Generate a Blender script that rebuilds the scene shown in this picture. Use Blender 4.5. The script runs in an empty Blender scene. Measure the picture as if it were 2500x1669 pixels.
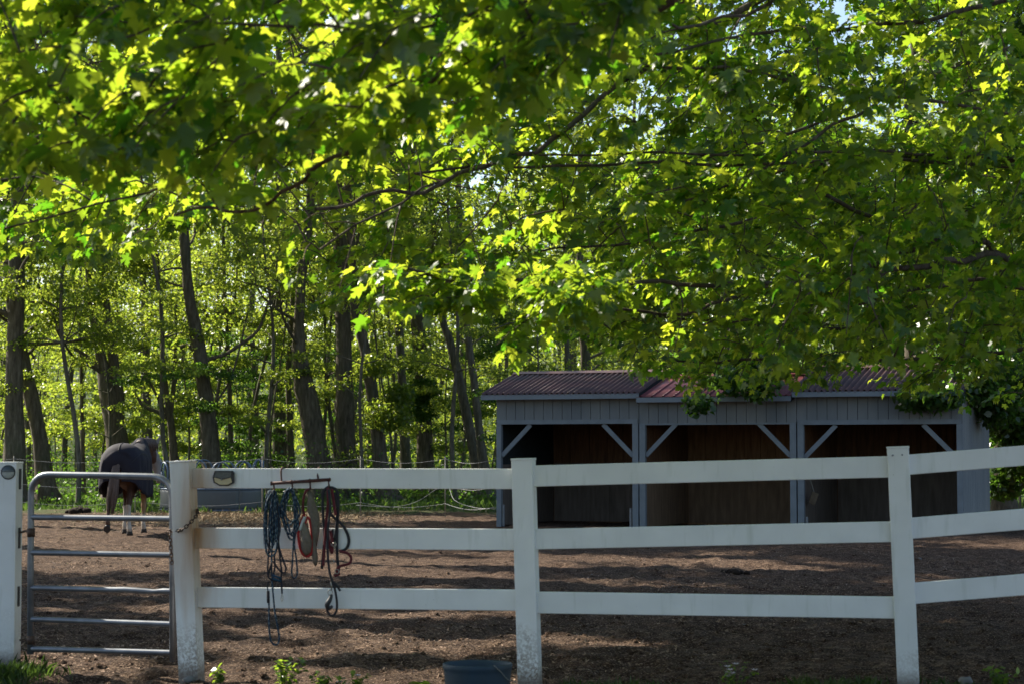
import bpy, bmesh, math, random
import numpy as np
from mathutils import Vector, Matrix

random.seed(11)
RNG = np.random.default_rng(11)
SC = bpy.context.scene
COL = SC.collection

# ------------------------------------------------------------------ camera
W0, H0, F = 2500.0, 1669.0, 5000.0      # photo frame and focal length in photo pixels
HZ = 1110.0                              # row of the horizon
CAMZ = 1.38
PITCH = math.atan((HZ - H0 / 2) / F)
FWD = np.array([0, math.cos(PITCH), math.sin(PITCH)])
UPV = np.array([0, -math.sin(PITCH), math.cos(PITCH)])


def P(px, py, Y):
    """world point seen at a photo pixel, at world depth Y"""
    r = np.array([1.0, 0, 0]) * (px - W0 / 2) / F + UPV * (H0 / 2 - py) / F + FWD
    t = Y / r[1]
    return np.array([r[0] * t, Y, CAMZ + r[2] * t])


cam = bpy.data.cameras.new('camera')
cam.sensor_width = 23.5
cam.lens = 23.5 * F / W0
cam.clip_end = 2000
cam.clip_start = 0.1
cam.dof.use_dof = True
cam.dof.focus_distance = 23.0
cam.dof.aperture_fstop = 3.5
co = bpy.data.objects.new('camera', cam)
COL.objects.link(co)
co.location = (0, 0, CAMZ)
co.rotation_euler = (math.pi / 2 + PITCH, 0, 0)
SC.camera = co

# ------------------------------------------------------------------ light
SUN_EL, SUN_AZ = math.radians(37), math.radians(-52)   # azimuth from +Y towards +X
sdir = Vector((math.sin(SUN_AZ) * math.cos(SUN_EL), math.cos(SUN_AZ) * math.cos(SUN_EL), math.sin(SUN_EL)))
sl = bpy.data.lights.new('sun', 'SUN')
sl.energy = 5.0
sl.angle = math.radians(0.5)
sl.color = (1.0, 0.92, 0.78)
so = bpy.data.objects.new('sun', sl)
COL.objects.link(so)
so.rotation_euler = (-sdir).to_track_quat('-Z', 'Y').to_euler()
wd = bpy.data.worlds.new('World')
SC.world = wd
wd.use_nodes = True
nt = wd.node_tree
sky = nt.nodes.new('ShaderNodeTexSky')
sky.sky_type = 'NISHITA'
sky.sun_disc = False
sky.sun_elevation = SUN_EL
sky.sun_rotation = SUN_AZ % (2 * math.pi)
bg = nt.nodes['Background']
bg.inputs['Strength'].default_value = 0.075
nt.links.new(sky.outputs[0], bg.inputs[0])
SC.view_settings.view_transform = 'Standard'
SC.view_settings.look = 'None'
SC.view_settings.exposure = 1.45
SC.view_settings.gamma = 1.0
cy = SC.cycles
cy.max_bounces = 7
cy.diffuse_bounces = 4
cy.glossy_bounces = 2
cy.transmission_bounces = 5
cy.transparent_max_bounces = 4
cy.use_denoising = True
cy.sample_clamp_indirect = 6.0
cy.caustics_reflective = False
cy.caustics_refractive = False


# ------------------------------------------------------------------ noise
class Noise2:
    def __init__(self, seed, n=256):
        self.n = n
        self.t = np.random.default_rng(seed).random((n, n))

    def __call__(self, x, y):
        x = np.asarray(x, float); y = np.asarray(y, float)
        i = np.floor(x).astype(int); j = np.floor(y).astype(int)
        fx = x - i; fy = y - j
        fx = fx * fx * (3 - 2 * fx); fy = fy * fy * (3 - 2 * fy)
        n = self.n
        a = self.t[i % n, j % n]; b = self.t[(i + 1) % n, j % n]
        c = self.t[i % n, (j + 1) % n]; d = self.t[(i + 1) % n, (j + 1) % n]
        return (a * (1 - fx) + b * fx) * (1 - fy) + (c * (1 - fx) + d * fx) * fy - 0.5


N1, N2, N3, N4 = Noise2(1), Noise2(2), Noise2(3), Noise2(4)


def gbase(x, y):
    """broad shape of the ground"""
    y = np.asarray(y, float); x = np.asarray(x, float)
    z = np.clip(y - 56, 0, 60) * 0.018 + np.clip(y - 110, 0, 500) * 0.07
    z = z + N1(x * .15, y * .15) * 0.05 * np.clip((y - 8) / 10, 0, 1)
    return z


def ground_z(x, y):
    near = np.clip((70 - np.asarray(y, float)) / 20, 0.25, 1)
    r1 = N2(x / .34, y / .34); r2 = N3(x / .13, y / .13); r3 = N4(x / 1.1, y / 1.1)
    pk = N1(x / .21 + 31, y / .21 + 7)
    return gbase(x, y) + near * (-.11 * np.clip(pk - .16, 0, 1) + r1 * .05 + r2 * .045 + r3 * .05 - .012)


# ------------------------------------------------------------------ materials
def mat(name, build):
    m = bpy.data.materials.new(name)
    m.use_nodes = True
    t = m.node_tree
    for n in list(t.nodes):
        t.nodes.remove(n)
    out = t.nodes.new('ShaderNodeOutputMaterial')
    sh = build(t)
    t.links.new(sh, out.inputs[0])
    return m


def nd(t, typ, inputs=None, **props):
    n = t.nodes.new(typ)
    for k, v in props.items():
        setattr(n, k, v)
    for k, v in (inputs or {}).items():
        if isinstance(v, bpy.types.NodeSocket):
            t.links.new(v, n.inputs[k])
        else:
            n.inputs[k].default_value = v
    return n


def c4(c):
    return (c[0], c[1], c[2], 1)


def ramp(t, fac, stops):
    n = t.nodes.new('ShaderNodeValToRGB')
    t.links.new(fac, n.inputs[0])
    el = n.color_ramp.elements
    while len(el) < len(stops):
        el.new(0.5)
    for e, (p, c) in zip(el, stops):
        e.position = p
        e.color = c4(c) if not isinstance(c, (int, float)) else (c, c, c, 1)
    return n.outputs[0]


def mixc(t, fac, a, b):
    n = t.nodes.new('ShaderNodeMix')
    n.data_type = 'RGBA'
    for s, v in ((n.inputs[0], fac), (n.inputs[6], a), (n.inputs[7], b)):
        if isinstance(v, bpy.types.NodeSocket):
            t.links.new(v, s)
        else:
            s.default_value = v if isinstance(v, (int, float)) else c4(v)
    return n.outputs[2]


def simple(name, c1, c2=None, scale=8, rough=0.7, spec=0.3, metal=0.0, bump=0.0, stretch=(1, 1, 1), detail=4):
    def b(t):
        pos = nd(t, 'ShaderNodeNewGeometry').outputs['Position']
        mp = nd(t, 'ShaderNodeMapping', {'Vector': pos, 'Scale': stretch}).outputs[0]
        nz = nd(t, 'ShaderNodeTexNoise', {'Vector': mp, 'Scale': scale, 'Detail': detail})
        col = ramp(t, nz.outputs[0], [(0.3, c1), (0.7, c2 or tuple(x * .75 for x in c1))])
        p = nd(t, 'ShaderNodeBsdfPrincipled', {'Base Color': col, 'Roughness': rough, 'Metallic': metal,
                                               'Specular IOR Level': spec})
        if bump:
            bm = nd(t, 'ShaderNodeBump', {'Height': nz.outputs[0], 'Strength': 1.0, 'Distance': bump})
            t.links.new(bm.outputs[0], p.inputs['Normal'])
        return p.outputs[0]
    return mat(name, b)


def leafmat(name, refl_a, refl_b, tr_a, tr_b, gloss=0.06, tfac=0.55):
    def b(t):
        at = nd(t, 'ShaderNodeAttribute', attribute_name='tint')
        rc = mixc(t, at.outputs['Fac'], refl_a, refl_b)
        tc = mixc(t, at.outputs['Fac'], tr_a, tr_b)
        d = nd(t, 'ShaderNodeBsdfDiffuse', {'Color': rc})
        tr = nd(t, 'ShaderNodeBsdfTranslucent', {'Color': tc})
        m1 = nd(t, 'ShaderNodeMixShader', {0: tfac, 1: d.outputs[0], 2: tr.outputs[0]})
        g = nd(t, 'ShaderNodeBsdfGlossy', {'Roughness': 0.36, 'Color': (1, 1, 1, 1)})
        m2 = nd(t, 'ShaderNodeMixShader', {0: gloss, 1: m1.outputs[0], 2: g.outputs[0]})
        return m2.outputs[0]
    return mat(name, b)


M = {}
M['maple_leaf'] = leafmat('maple_leaf', (.020, .068, .012), (.042, .105, .017), (.12, .34, .012), (.72, .79, .05), .032, .56)
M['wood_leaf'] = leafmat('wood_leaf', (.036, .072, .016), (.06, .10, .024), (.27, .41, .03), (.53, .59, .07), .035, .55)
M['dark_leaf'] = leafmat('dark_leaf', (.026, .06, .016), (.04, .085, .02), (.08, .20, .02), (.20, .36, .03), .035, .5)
M['weed_leaf'] = leafmat('weed_leaf', (.05, .11, .02), (.08, .14, .03), (.28, .45, .03), (.42, .55, .05), .04, .5)
M['grass'] = leafmat('grass', (.03, .065, .015), (.06, .09, .02), (.08, .17, .02), (.16, .25, .04), .03, .4)


def bark(name, a, b_):
    def b(t):
        pos = nd(t, 'ShaderNodeNewGeometry').outputs['Position']
        mp = nd(t, 'ShaderNodeMapping', {'Vector': pos, 'Scale': (1, 1, .18)}).outputs[0]
        nz = nd(t, 'ShaderNodeTexNoise', {'Vector': mp, 'Scale': 14, 'Detail': 6, 'Roughness': .65})
        n2 = nd(t, 'ShaderNodeTexNoise', {'Vector': pos, 'Scale': 1.6, 'Detail': 3})
        c = ramp(t, nz.outputs[0], [(.32, tuple(x * .45 for x in a)), (.55, a), (.75, b_)])
        c = mixc(t, ramp(t, n2.outputs[0], [(.5, 0.0), (.75, .45)]), c, (.07, .085, .05))
        p = nd(t, 'ShaderNodeBsdfPrincipled', {'Base Color': c, 'Roughness': .95, 'Specular IOR Level': .1})
        bm = nd(t, 'ShaderNodeBump', {'Height': nz.outputs[0], 'Strength': 1.0, 'Distance': .03})
        t.links.new(bm.outputs[0], p.inputs['Normal'])
        return p.outputs[0]
    return mat(name, b)


M['bark'] = bark('bark', (.125, .105, .08), (.205, .178, .14))
M['bark_grey'] = bark('bark_grey', (.14, .125, .10), (.21, .19, .16))
M['bark_maple'] = bark('bark_maple', (.115, .085, .07), (.20, .165, .14))


def ground_mat(t):
    pos = nd(t, 'ShaderNodeNewGeometry').outputs['Position']
    n1 = nd(t, 'ShaderNodeTexNoise', {'Vector': pos, 'Scale': 9, 'Detail': 8, 'Roughness': .7})
    n2 = nd(t, 'ShaderNodeTexNoise', {'Vector': pos, 'Scale': .55, 'Detail': 4})
    n3 = nd(t, 'ShaderNodeTexNoise', {'Vector': pos, 'Scale': 60, 'Detail': 4, 'Roughness': .6})
    c = ramp(t, n1.outputs[0], [(.3, (.021, .011, .0065)), (.48, (.066, .038, .024)), (.68, (.25, .165, .11))])
    c = mixc(t, ramp(t, n2.outputs[0], [(.42, 0.0), (.62, .8)]), c, (.070, .040, .025))
    c = mixc(t, ramp(t, n3.outputs[0], [(.55, 0.0), (.66, .8)]), c, (.44, .31, .22))
    c = mixc(t, ramp(t, n3.outputs[0], [(.36, .85), (.46, 0.0)]), c, (.018, .0105, .007))
    sep = nd(t, 'ShaderNodeSeparateXYZ', {'Vector': pos})
    e = nd(t, 'ShaderNodeMath', {0: n2.outputs[0], 1: 14.0}, operation='MULTIPLY').outputs[0]
    e = nd(t, 'ShaderNodeMath', {0: sep.outputs[1], 1: e}, operation='ADD').outputs[0]
    wood = ramp(t, nd(t, 'ShaderNodeMapRange', {'Value': e, 'From Min': 55.5, 'From Max': 59}).outputs[0], [(0, 0.0), (1, 1.0)])
    fl = ramp(t, n1.outputs[0], [(.35, (.035, .06, .018)), (.55, (.075, .11, .03)), (.7, (.15, .13, .07))])
    c = mixc(t, wood, c, fl)
    p = nd(t, 'ShaderNodeBsdfPrincipled', {'Base Color': c, 'Roughness': .95, 'Specular IOR Level': .12})
    h = nd(t, 'ShaderNodeMath', {0: n1.outputs[0], 1: n3.outputs[0]}, operation='ADD').outputs[0]
    bm = nd(t, 'ShaderNodeBump', {'Height': h, 'Strength': 1.0, 'Distance': .055})
    t.links.new(bm.outputs[0], p.inputs['Normal'])
    return p.outputs[0]


M['ground'] = mat('ground', ground_mat)


def vinyl_mat(rust):
    def b(t):
        pos = nd(t, 'ShaderNodeNewGeometry').outputs['Position']
        sep = nd(t, 'ShaderNodeSeparateXYZ', {'Vector': pos})
        n1 = nd(t, 'ShaderNodeTexNoise', {'Vector': pos, 'Scale': 3.5, 'Detail': 5})
        n2 = nd(t, 'ShaderNodeTexNoise', {'Vector': pos, 'Scale': 60, 'Detail': 3, 'Roughness': .7})
        mp = nd(t, 'ShaderNodeMapping', {'Vector': pos, 'Scale': (1, 1, .12)}).outputs[0]
        n3 = nd(t, 'ShaderNodeTexNoise', {'Vector': mp, 'Scale': 22, 'Detail': 4})
        c = ramp(t, n1.outputs[0], [(.3, (.70, .71, .70)), (.65, (.79, .80, .79))])
        c = mixc(t, ramp(t, n3.outputs[0], [(.58, 0.0), (.78, .4)]), c, (.42, .45, .38))
        # specks of mud splashed up from the ground
        zz = nd(t, 'ShaderNodeMath', {0: n1.outputs[0], 1: -.75}, operation='MULTIPLY').outputs[0]
        zz = nd(t, 'ShaderNodeMath', {0: zz, 1: sep.outputs[2]}, operation='ADD').outputs[0]
        low = nd(t, 'ShaderNodeMapRange', {'Value': zz, 'From Min': -.36, 'From Max': -.04, 'To Min': 1.0, 'To Max': 0.0}).outputs[0]
        sp = nd(t, 'ShaderNodeMath', {0: n2.outputs[0], 1: .42}, operation='SUBTRACT').outputs[0]
        sp = nd(t, 'ShaderNodeMath', {0: sp, 1: 7.0}, operation='MULTIPLY', use_clamp=True).outputs[0]
        sp = nd(t, 'ShaderNodeMath', {0: sp, 1: low}, operation='MULTIPLY', use_clamp=True).outputs[0]
        c = mixc(t, sp, c, (.27, .225, .185))
        mud = nd(t, 'ShaderNodeMapRange', {'Value': sep.outputs[2], 'From Min': .03, 'From Max': .12, 'To Min': .85, 'To Max': 0.0}).outputs[0]
        c = mixc(t, mud, c, (.15, .12, .10))
        sx = ramp(t, n2.outputs[0], [(.70, 0.0), (.76, .5)])
        c = mixc(t, sx, c, (.30, .30, .27))
        if rust is not None:
            d = nd(t, 'ShaderNodeVectorMath', {0: pos, 1: tuple(rust)}, operation='SUBTRACT').outputs[0]
            d = nd(t, 'ShaderNodeMapping', {'Vector': d, 'Scale': (7, 1.6, 2.2)}).outputs[0]
            ln = nd(t, 'ShaderNodeVectorMath', {0: d}, operation='LENGTH').outputs['Value']
            ln = nd(t, 'ShaderNodeMath', {0: ln, 1: n3.outputs[0]}, operation='ADD').outputs[0]
            rf = nd(t, 'ShaderNodeMapRange', {'Value': ln, 'From Min': .55, 'From Max': 2.0, 'To Min': 1.0, 'To Max': 0.0}).outputs[0]
            c = mixc(t, rf, c, (.36, .18, .06))
        p = nd(t, 'ShaderNodeBsdfPrincipled', {'Base Color': c, 'Roughness': .42, 'Specular IOR Level': .4})
        return p.outputs[0]
    return b


RUSTP = P(484, 1285, 12.8)
M['vinyl'] = mat('white_vinyl', vinyl_mat(RUSTP))
M['galv'] = simple('galvanised_tube', (.20, .215, .24), (.13, .14, .16), 12, .38, .5, .55)
M['chain'] = simple('rusty_chain', (.10, .06, .04), (.05, .035, .03), 30, .6, .4, .5)
M['rust'] = simple('rusty_iron', (.11, .045, .035), (.055, .03, .028), 60, .75, .3, .2, .001)
M['black'] = simple('black_plastic', (.018, .018, .02), (.03, .03, .034), 20, .4, .5)
M['cream'] = simple('cream_lens', (.52, .43, .26), (.45, .36, .2), 30, .35, .5)
M['solar'] = simple('solar_cell', (.05, .065, .07), (.035, .045, .05), 60, .25, .6)
M['lens'] = simple('frosted_lens', (.42, .45, .42), (.33, .36, .34), 40, .25, .6)
M['siding'] = simple('grey_siding', (.21, .225, .235), (.145, .165, .185), 2.2, .75, .25, 0, .002, (1, 1, .25))
M['trim'] = simple('grey_trim', (.205, .235, .265), (.165, .19, .215), 5, .7, .25)
M['groove'] = simple('siding_groove', (.04, .045, .05), (.03, .035, .04), 5, .9, .1)
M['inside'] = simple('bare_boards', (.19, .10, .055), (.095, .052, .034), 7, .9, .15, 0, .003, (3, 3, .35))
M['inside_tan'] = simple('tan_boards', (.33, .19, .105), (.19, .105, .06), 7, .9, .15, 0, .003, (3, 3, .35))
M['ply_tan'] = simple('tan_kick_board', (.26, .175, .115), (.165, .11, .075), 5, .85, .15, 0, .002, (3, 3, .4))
M['ply'] = simple('kick_board', (.19, .155, .135), (.12, .10, .085), 5, .85, .15, 0, .002, (3, 3, .4))
M['roof_dark'] = simple('maroon_roof', (.125, .060, .056), (.07, .043, .042), 2.5, .5, .4, 0, 0)
M['roof_red'] = simple('red_roof', (.16, .030, .034), (.12, .024, .027), 2, .42, .45, 0, 0)
M['tub'] = simple('blue_tub', (.016, .045, .08), (.03, .045, .055), 7, .6, .3, 0, 0, (1, 1, .4))
M['feeder_tube'] = simple('feeder_tube', (.12, .17, .26), (.09, .13, .19), 8, .45, .5, .1)
M['feeder_sheet'] = simple('feeder_sheet', (.125, .14, .155), (.10, .105, .105), 1.2, .5, .4, .2)
M['wire'] = simple('white_rope', (.26, .27, .28), (.2, .2, .21), 20, .7)
M['chestnut'] = simple('chestnut_coat', (.095, .045, .026), (.06, .028, .017), 6, .6, .3)
M['sock'] = simple('white_sock', (.55, .50, .44), (.42, .34, .27), 9, .8, .2)
M['tanleg'] = simple('tan_leg', (.34, .22, .13), (.25, .15, .085), 9, .7, .2)
M['hoof'] = simple('hoof', (.035, .03, .028), (.06, .05, .045), 20, .6, .3)
M['grey_face'] = simple('grey_face', (.32, .30, .29), (.20, .17, .15), 6, .8, .2)
M['tail'] = simple('tail_hair', (.15, .105, .085), (.055, .035, .03), 45, .6, .4, 0, 0, (4, 4, .15))
M['blanket'] = simple('horse_blanket', (.026, .024, .035), (.017, .016, .023), 3, .85, .25, 0, .006)
M['strap'] = simple('black_strap', (.02, .02, .022), (.03, .03, .03), 20, .6)
M['rope_blue'] = simple('rope_blue', (.018, .07, .125), (.012, .035, .065), 150, .85)
M['rope_dark'] = simple('rope_dark', (.016, .016, .024), (.03, .03, .04), 150, .85)
M['rope_light'] = simple('rope_light', (.20, .235, .24), (.13, .16, .18), 150, .85)
M['halter'] = simple('black_webbing', (.018, .018, .024), (.035, .033, .038), 80, .75)
M['maroon'] = simple('maroon_webbing', (.14, .022, .03), (.08, .016, .02), 80, .75)
M['redtrim'] = simple('red_fleece', (.36, .028, .028), (.24, .02, .022), 90, .9)
M['mesh'] = simple('tan_mesh', (.19, .16, .125), (.13, .11, .09), 70, .85)
M['brass'] = simple('snap_metal', (.45, .42, .38), (.3, .28, .24), 40, .35, .5, .8)
M['chips'] = simple('wood_chips', (.42, .30, .22), (.22, .145, .10), 12, .9, .1)
M['hay'] = simple('hay', (.36, .27, .16), (.22, .16, .10), 25, .9, .1)
M['manure'] = simple('manure', (.016, .011, .008), (.028, .019, .014), 14, .95, .1, 0, .02)
M['stone'] = simple('stone', (.24, .23, .21), (.16, .155, .15), 8, .9, .2, 0, .01)
M['petal'] = simple('pale_petal', (.75, .66, .68), (.62, .5, .55), 30, .7, .2)
M['stem'] = simple('green_stem', (.06, .10, .03), (.09, .12, .04), 20, .7, .2)
M['twine'] = simple('pale_twine', (.35, .33, .28), (.25, .23, .2), 20, .8, .2)
M['tag'] = simple('tan_block', (.16, .12, .08), (.11, .08, .055), 10, .8, .2)

# ------------------------------------------------------------------ object helpers
OFF = {}


def props(o, label=None, cat=None, group=None, kind=None):
    if label: o['label'] = label
    if cat: o['category'] = cat
    if group: o['group'] = group
    if kind: o['kind'] = kind
    return o


def thing(name, label, cat, loc, rz=0.0, group=None):
    o = bpy.data.objects.new(name, None)
    o.empty_display_size = 0.2
    COL.objects.link(o)
    o.location = tuple(float(v) for v in loc)
    o.rotation_euler = (0, 0, rz)
    OFF[o] = np.array([float(v) for v in loc])
    return props(o, label, cat, group)


def link_mesh(name, me, mats, parent=None, smooth=False):
    for m in (mats if isinstance(mats, (list, tuple)) else [mats]):
        me.materials.append(M[m])
    if smooth:
        me.polygons.foreach_set('use_smooth', np.ones(len(me.polygons), bool))
    o = bpy.data.objects.new(name, me)
    COL.objects.link(o)
    if parent is not None:
        o.parent = parent
        OFF[o] = OFF.get(parent, np.zeros(3))
    else:
        OFF[o] = np.zeros(3)
    return o


def arr_mesh(name, V, faces, mats, parent=None, smooth=False, tint=None, mi=None, local=False):
    """V (N,3); faces (M,k) array of one polygon size"""
    V = np.asarray(V, np.float32)
    if parent is not None and not local:
        V = V - OFF[parent].astype(np.float32)
    faces = np.asarray(faces, np.int32)
    n, k = faces.shape
    me = bpy.data.meshes.new(name)
    me.vertices.add(len(V)); me.vertices.foreach_set('co', V.ravel())
    me.loops.add(n * k); me.loops.foreach_set('vertex_index', faces.ravel())
    me.polygons.add(n)
    me.polygons.foreach_set('loop_start', np.arange(0, n * k, k, dtype=np.int32))
    me.polygons.foreach_set('loop_total', np.full(n, k, np.int32))
    if mi is not None:
        me.polygons.foreach_set('material_index', np.asarray(mi, np.int32))
    me.update(calc_edges=True)
    if tint is not None:
        a = me.attributes.new('tint', 'FLOAT', 'FACE')
        a.data.foreach_set('value', np.asarray(tint, np.float32))
    return link_mesh(name, me, mats, parent, smooth)


class MB:
    def __init__(self, xf=None):
        self.v, self.f, self.m = [], [], []
        self.xf = xf

    def add(self, vs, fs, m=0):
        b = len(self.v)
        for p in vs:
            self.v.append(tuple(float(c) for c in (self.xf(p) if self.xf else p)))
        for f in fs:
            self.f.append(tuple(b + i for i in f)); self.m.append(m)

    def box(self, lo, hi, m=0, bev=0.0):
        x0, y0, z0 = lo; x1, y1, z1 = hi
        if bev <= 0:
            vs = [(x0, y0, z0), (x1, y0, z0), (x1, y1, z0), (x0, y1, z0), (x0, y0, z1), (x1, y0, z1), (x1, y1, z1), (x0, y1, z1)]
            fs = [(3, 2, 1, 0), (4, 5, 6, 7), (0, 1, 5, 4), (1, 2, 6, 5), (2, 3, 7, 6), (3, 0, 4, 7)]
            self.add(vs, fs, m); return
        bm = bmesh.new()
        bmesh.ops.create_cube(bm, size=1)
        for v in bm.verts:
            v.co = Vector((x0 + (v.co.x + .5) * (x1 - x0), y0 + (v.co.y + .5) * (y1 - y0), z0 + (v.co.z + .5) * (z1 - z0)))
        bmesh.ops.bevel(bm, geom=bm.edges[:], offset=bev, segments=2, affect='EDGES', profile=.5)
        bm.verts.index_update()
        self.add([tuple(v.co) for v in bm.verts], [tuple(v.index for v in f.verts) for f in bm.faces], m)
        bm.free()

    def beam(self, a, b, wid, hei, side=(1, 0, 0), m=0, bev=0.0):
        """rectangular bar from a to b: wid along `side`, hei along the third axis"""
        a = np.array(a, float); b = np.array(b, float)
        d = b - a; L = np.linalg.norm(d); d /= L
        s = np.array(side, float); s -= d * s.dot(d); s /= np.linalg.norm(s)
        u = np.cross(d, s)
        old = self.xf
        self.xf = (lambda p: old(a + d * p[0] + s * p[1] + u * p[2])) if old else (lambda p: a + d * p[0] + s * p[1] + u * p[2])
        self.box((0, -wid / 2, -hei / 2), (L, wid / 2, hei / 2), m, bev)
        self.xf = old

    def tube(self, pts, rad, sides=8, m=0, cap=True, closed=False, seg_m=None, flat=1.0):
        V, Fs = tube_arr(pts, rad, sides, closed, flat)
        b = len(Fs) // sides
        mm = None
        if seg_m is not None:
            k = len(Fs) // sides
            for i in range(k):
                base = len(self.v)
            base = len(self.v)
            for p in V:
                self.v.append(tuple(float(c) for c in (self.xf(p) if self.xf else p)))
            for i, f in enumerate(Fs):
                self.f.append(tuple(base + int(q) for q in f)); self.m.append(seg_m[((i // sides) // 2 + (i % sides) * 2) % len(seg_m)])
        else:
            self.add(V, [tuple(int(q) for q in f) for f in Fs], m)
        if cap and not closed:
            n = len(V)
            base = len(self.v) - n
            mi = m if seg_m is None else seg_m[0]
            self.f.append(tuple(base + i for i in range(sides))[::-1]); self.m.append(mi)
            self.f.append(tuple(base + n - sides + i for i in range(sides))); self.m.append(mi)

    def build(self, name, mats, parent=None, smooth=False, local=False):
        me = bpy.data.meshes.new(name)
        off = OFF[parent] if (parent is not None and not local) else np.zeros(3)
        me.from_pydata([(p[0] - off[0], p[1] - off[1], p[2] - off[2]) for p in self.v], [], self.f)
        me.polygons.foreach_set('material_index', np.array(self.m, np.int32))
        me.update()
        return link_mesh(name, me, mats, parent, smooth)


def smooth_path(pts, n):
    """Catmull-Rom resample of a polyline (any column count)"""
    p = np.asarray(pts, float)
    if len(p) < 3:
        t = np.linspace(0, 1, n)[:, None]
        return p[0] * (1 - t) + p[-1] * t
    q = np.vstack([2 * p[0] - p[1], p, 2 * p[-1] - p[-2]])
    seg = np.linalg.norm(np.diff(p[:, :3], axis=0), axis=1)
    cum = np.concatenate([[0], np.cumsum(seg)])
    out = []
    for s in np.linspace(0, cum[-1], n):
        i = min(np.searchsorted(cum, s, side='right') - 1, len(seg) - 1)
        t = (s - cum[i]) / max(seg[i], 1e-9)
        a, b, c, d = q[i], q[i + 1], q[i + 2], q[i + 3]
        out.append(.5 * (2 * b + (c - a) * t + (2 * a - 5 * b + 4 * c - d) * t * t + (3 * b - a - 3 * c + d) * t ** 3))
    return np.array(out)


def tube_arr(pts, rad, sides=8, closed=False, flat=1.0):
    p = np.asarray(pts, float)
    n = len(p)
    r = np.broadcast_to(np.asarray(rad, float), (n,))
    if closed:
        t = np.roll(p, -1, 0) - np.roll(p, 1, 0)
    else:
        t = np.gradient(p, axis=0)
    t /= np.maximum(np.linalg.norm(t, axis=1), 1e-9)[:, None]
    ref = np.array([0, 1.0, 0]) if abs(t[0][1]) < .8 else np.array([1.0, 0, 0])
    u = np.empty_like(p)
    u0 = ref - t[0] * ref.dot(t[0]); u0 /= np.linalg.norm(u0)
    for i in range(n):
        u0 = u0 - t[i] * u0.dot(t[i]); u0 /= max(np.linalg.norm(u0), 1e-9)
        u[i] = u0
    w = np.cross(t, u)
    a = np.arange(sides) * 2 * math.pi / sides
    V = p[:, None, :] + r[:, None, None] * (np.cos(a)[None, :, None] * u[:, None, :] * flat + np.sin(a)[None, :, None] * w[:, None, :])
    V = V.reshape(-1, 3)
    k = n if closed else n - 1
    i = np.arange(k)[:, None]; j = np.arange(sides)[None, :]
    i2 = (i + 1) % n; j2 = (j + 1) % sides
    Fs = np.stack([i * sides + j, i * sides + j2, i2 * sides + j2, i2 * sides + j], -1).reshape(-1, 4)
    return V, Fs


class Arr:
    """collects quad arrays"""
    def __init__(self):
        self.V, self.F, self.n = [], [], 0

    def add(self, V, Fs):
        self.V.append(V); self.F.append(Fs + self.n); self.n += len(V)

    def tube(self, pts, rad, sides=6):
        V, Fs = tube_arr(pts, rad, sides)
        self.add(V, Fs)

    def build(self, name, mats, parent=None, smooth=True):
        return arr_mesh(name, np.vstack(self.V), np.vstack(self.F), mats, parent, smooth)


# ------------------------------------------------------------------ leaves
def leaf_template():
    half = [(.17, -.07), (.43, .0), (.31, .17), (.47, .27), (.62, .55), (.42, .50), (.21, .47), (.29, .70), (.12, .74)]
    out = [(0, 0)] + half + [(0, 1.02)] + [(-x, y) for x, y in half[::-1]]
    pts = [(0, .36)] + out
    V = []
    for x, y in pts:
        r2 = x * x + (y - .36) ** 2
        V.append((x, y, .10 * abs(x) - .30 * r2))
    n = len(out)
    Fs = [(0, 1 + i, 1 + (i + 1) % n) for i in range(n)]
    return np.array(V), np.array(Fs)


MAPLE_V, MAPLE_F = leaf_template()
DIA_V = np.array([(0, 0, 0), (.42, .45, .05), (0, 1.0, -.12), (-.42, .45, .05)])
DIA_F = np.array([(0, 1, 2, 3)])
OAK_V = np.array([(0, 0, 0), (.33, .25, .05), (.30, .62, .03), (0, 1.0, -.14), (-.30, .62, .03), (-.33, .25, .05)])
OAK_F = np.array([(0, 1, 2, 3, 4, 5)])


def norm(a):
    return a / np.maximum(np.linalg.norm(a, axis=-1, keepdims=True), 1e-9)


def leaves(pos, axis, nrm, size, TV, TF, curly=True):
    axis = norm(axis)
    nrm = norm(nrm - axis * np.sum(nrm * axis, -1, keepdims=True))
    side = np.cross(axis, nrm)
    s = size[:, None, None]
    n = len(pos)
    curl = RNG.uniform(-.4, 2.3, n)[:, None, None]
    wide = RNG.uniform(.78, 1.12, n)[:, None, None]
    if not curly:
        curl = wide = 1.0
    V = pos[:, None, :] + s * (wide * TV[None, :, 0, None] * side[:, None, :] + TV[None, :, 1, None] * axis[:, None, :] + curl * TV[None, :, 2, None] * nrm[:, None, :])
    Fs = (TF[None] + (np.arange(n) * len(TV))[:, None, None]).reshape(-1, TF.shape[1])
    tint = np.repeat(np.clip(RNG.normal(.44, .26, n), 0, 1), len(TF))
    return V.reshape(-1, 3), Fs, tint


def cloud(centers, radii, n, flat=.55):
    """leaf positions in flattened clumps round the given centres"""
    c = np.asarray(centers, float); r = np.asarray(radii, float)
    w = r ** 2; w = w / w.sum()
    i = RNG.choice(len(c), n, p=w)
    g = norm(RNG.normal(size=(n, 3))) * (RNG.random((n, 1)) ** .45)
    g[:, 2] *= flat
    return c[i] + g * r[i][:, None]


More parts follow.
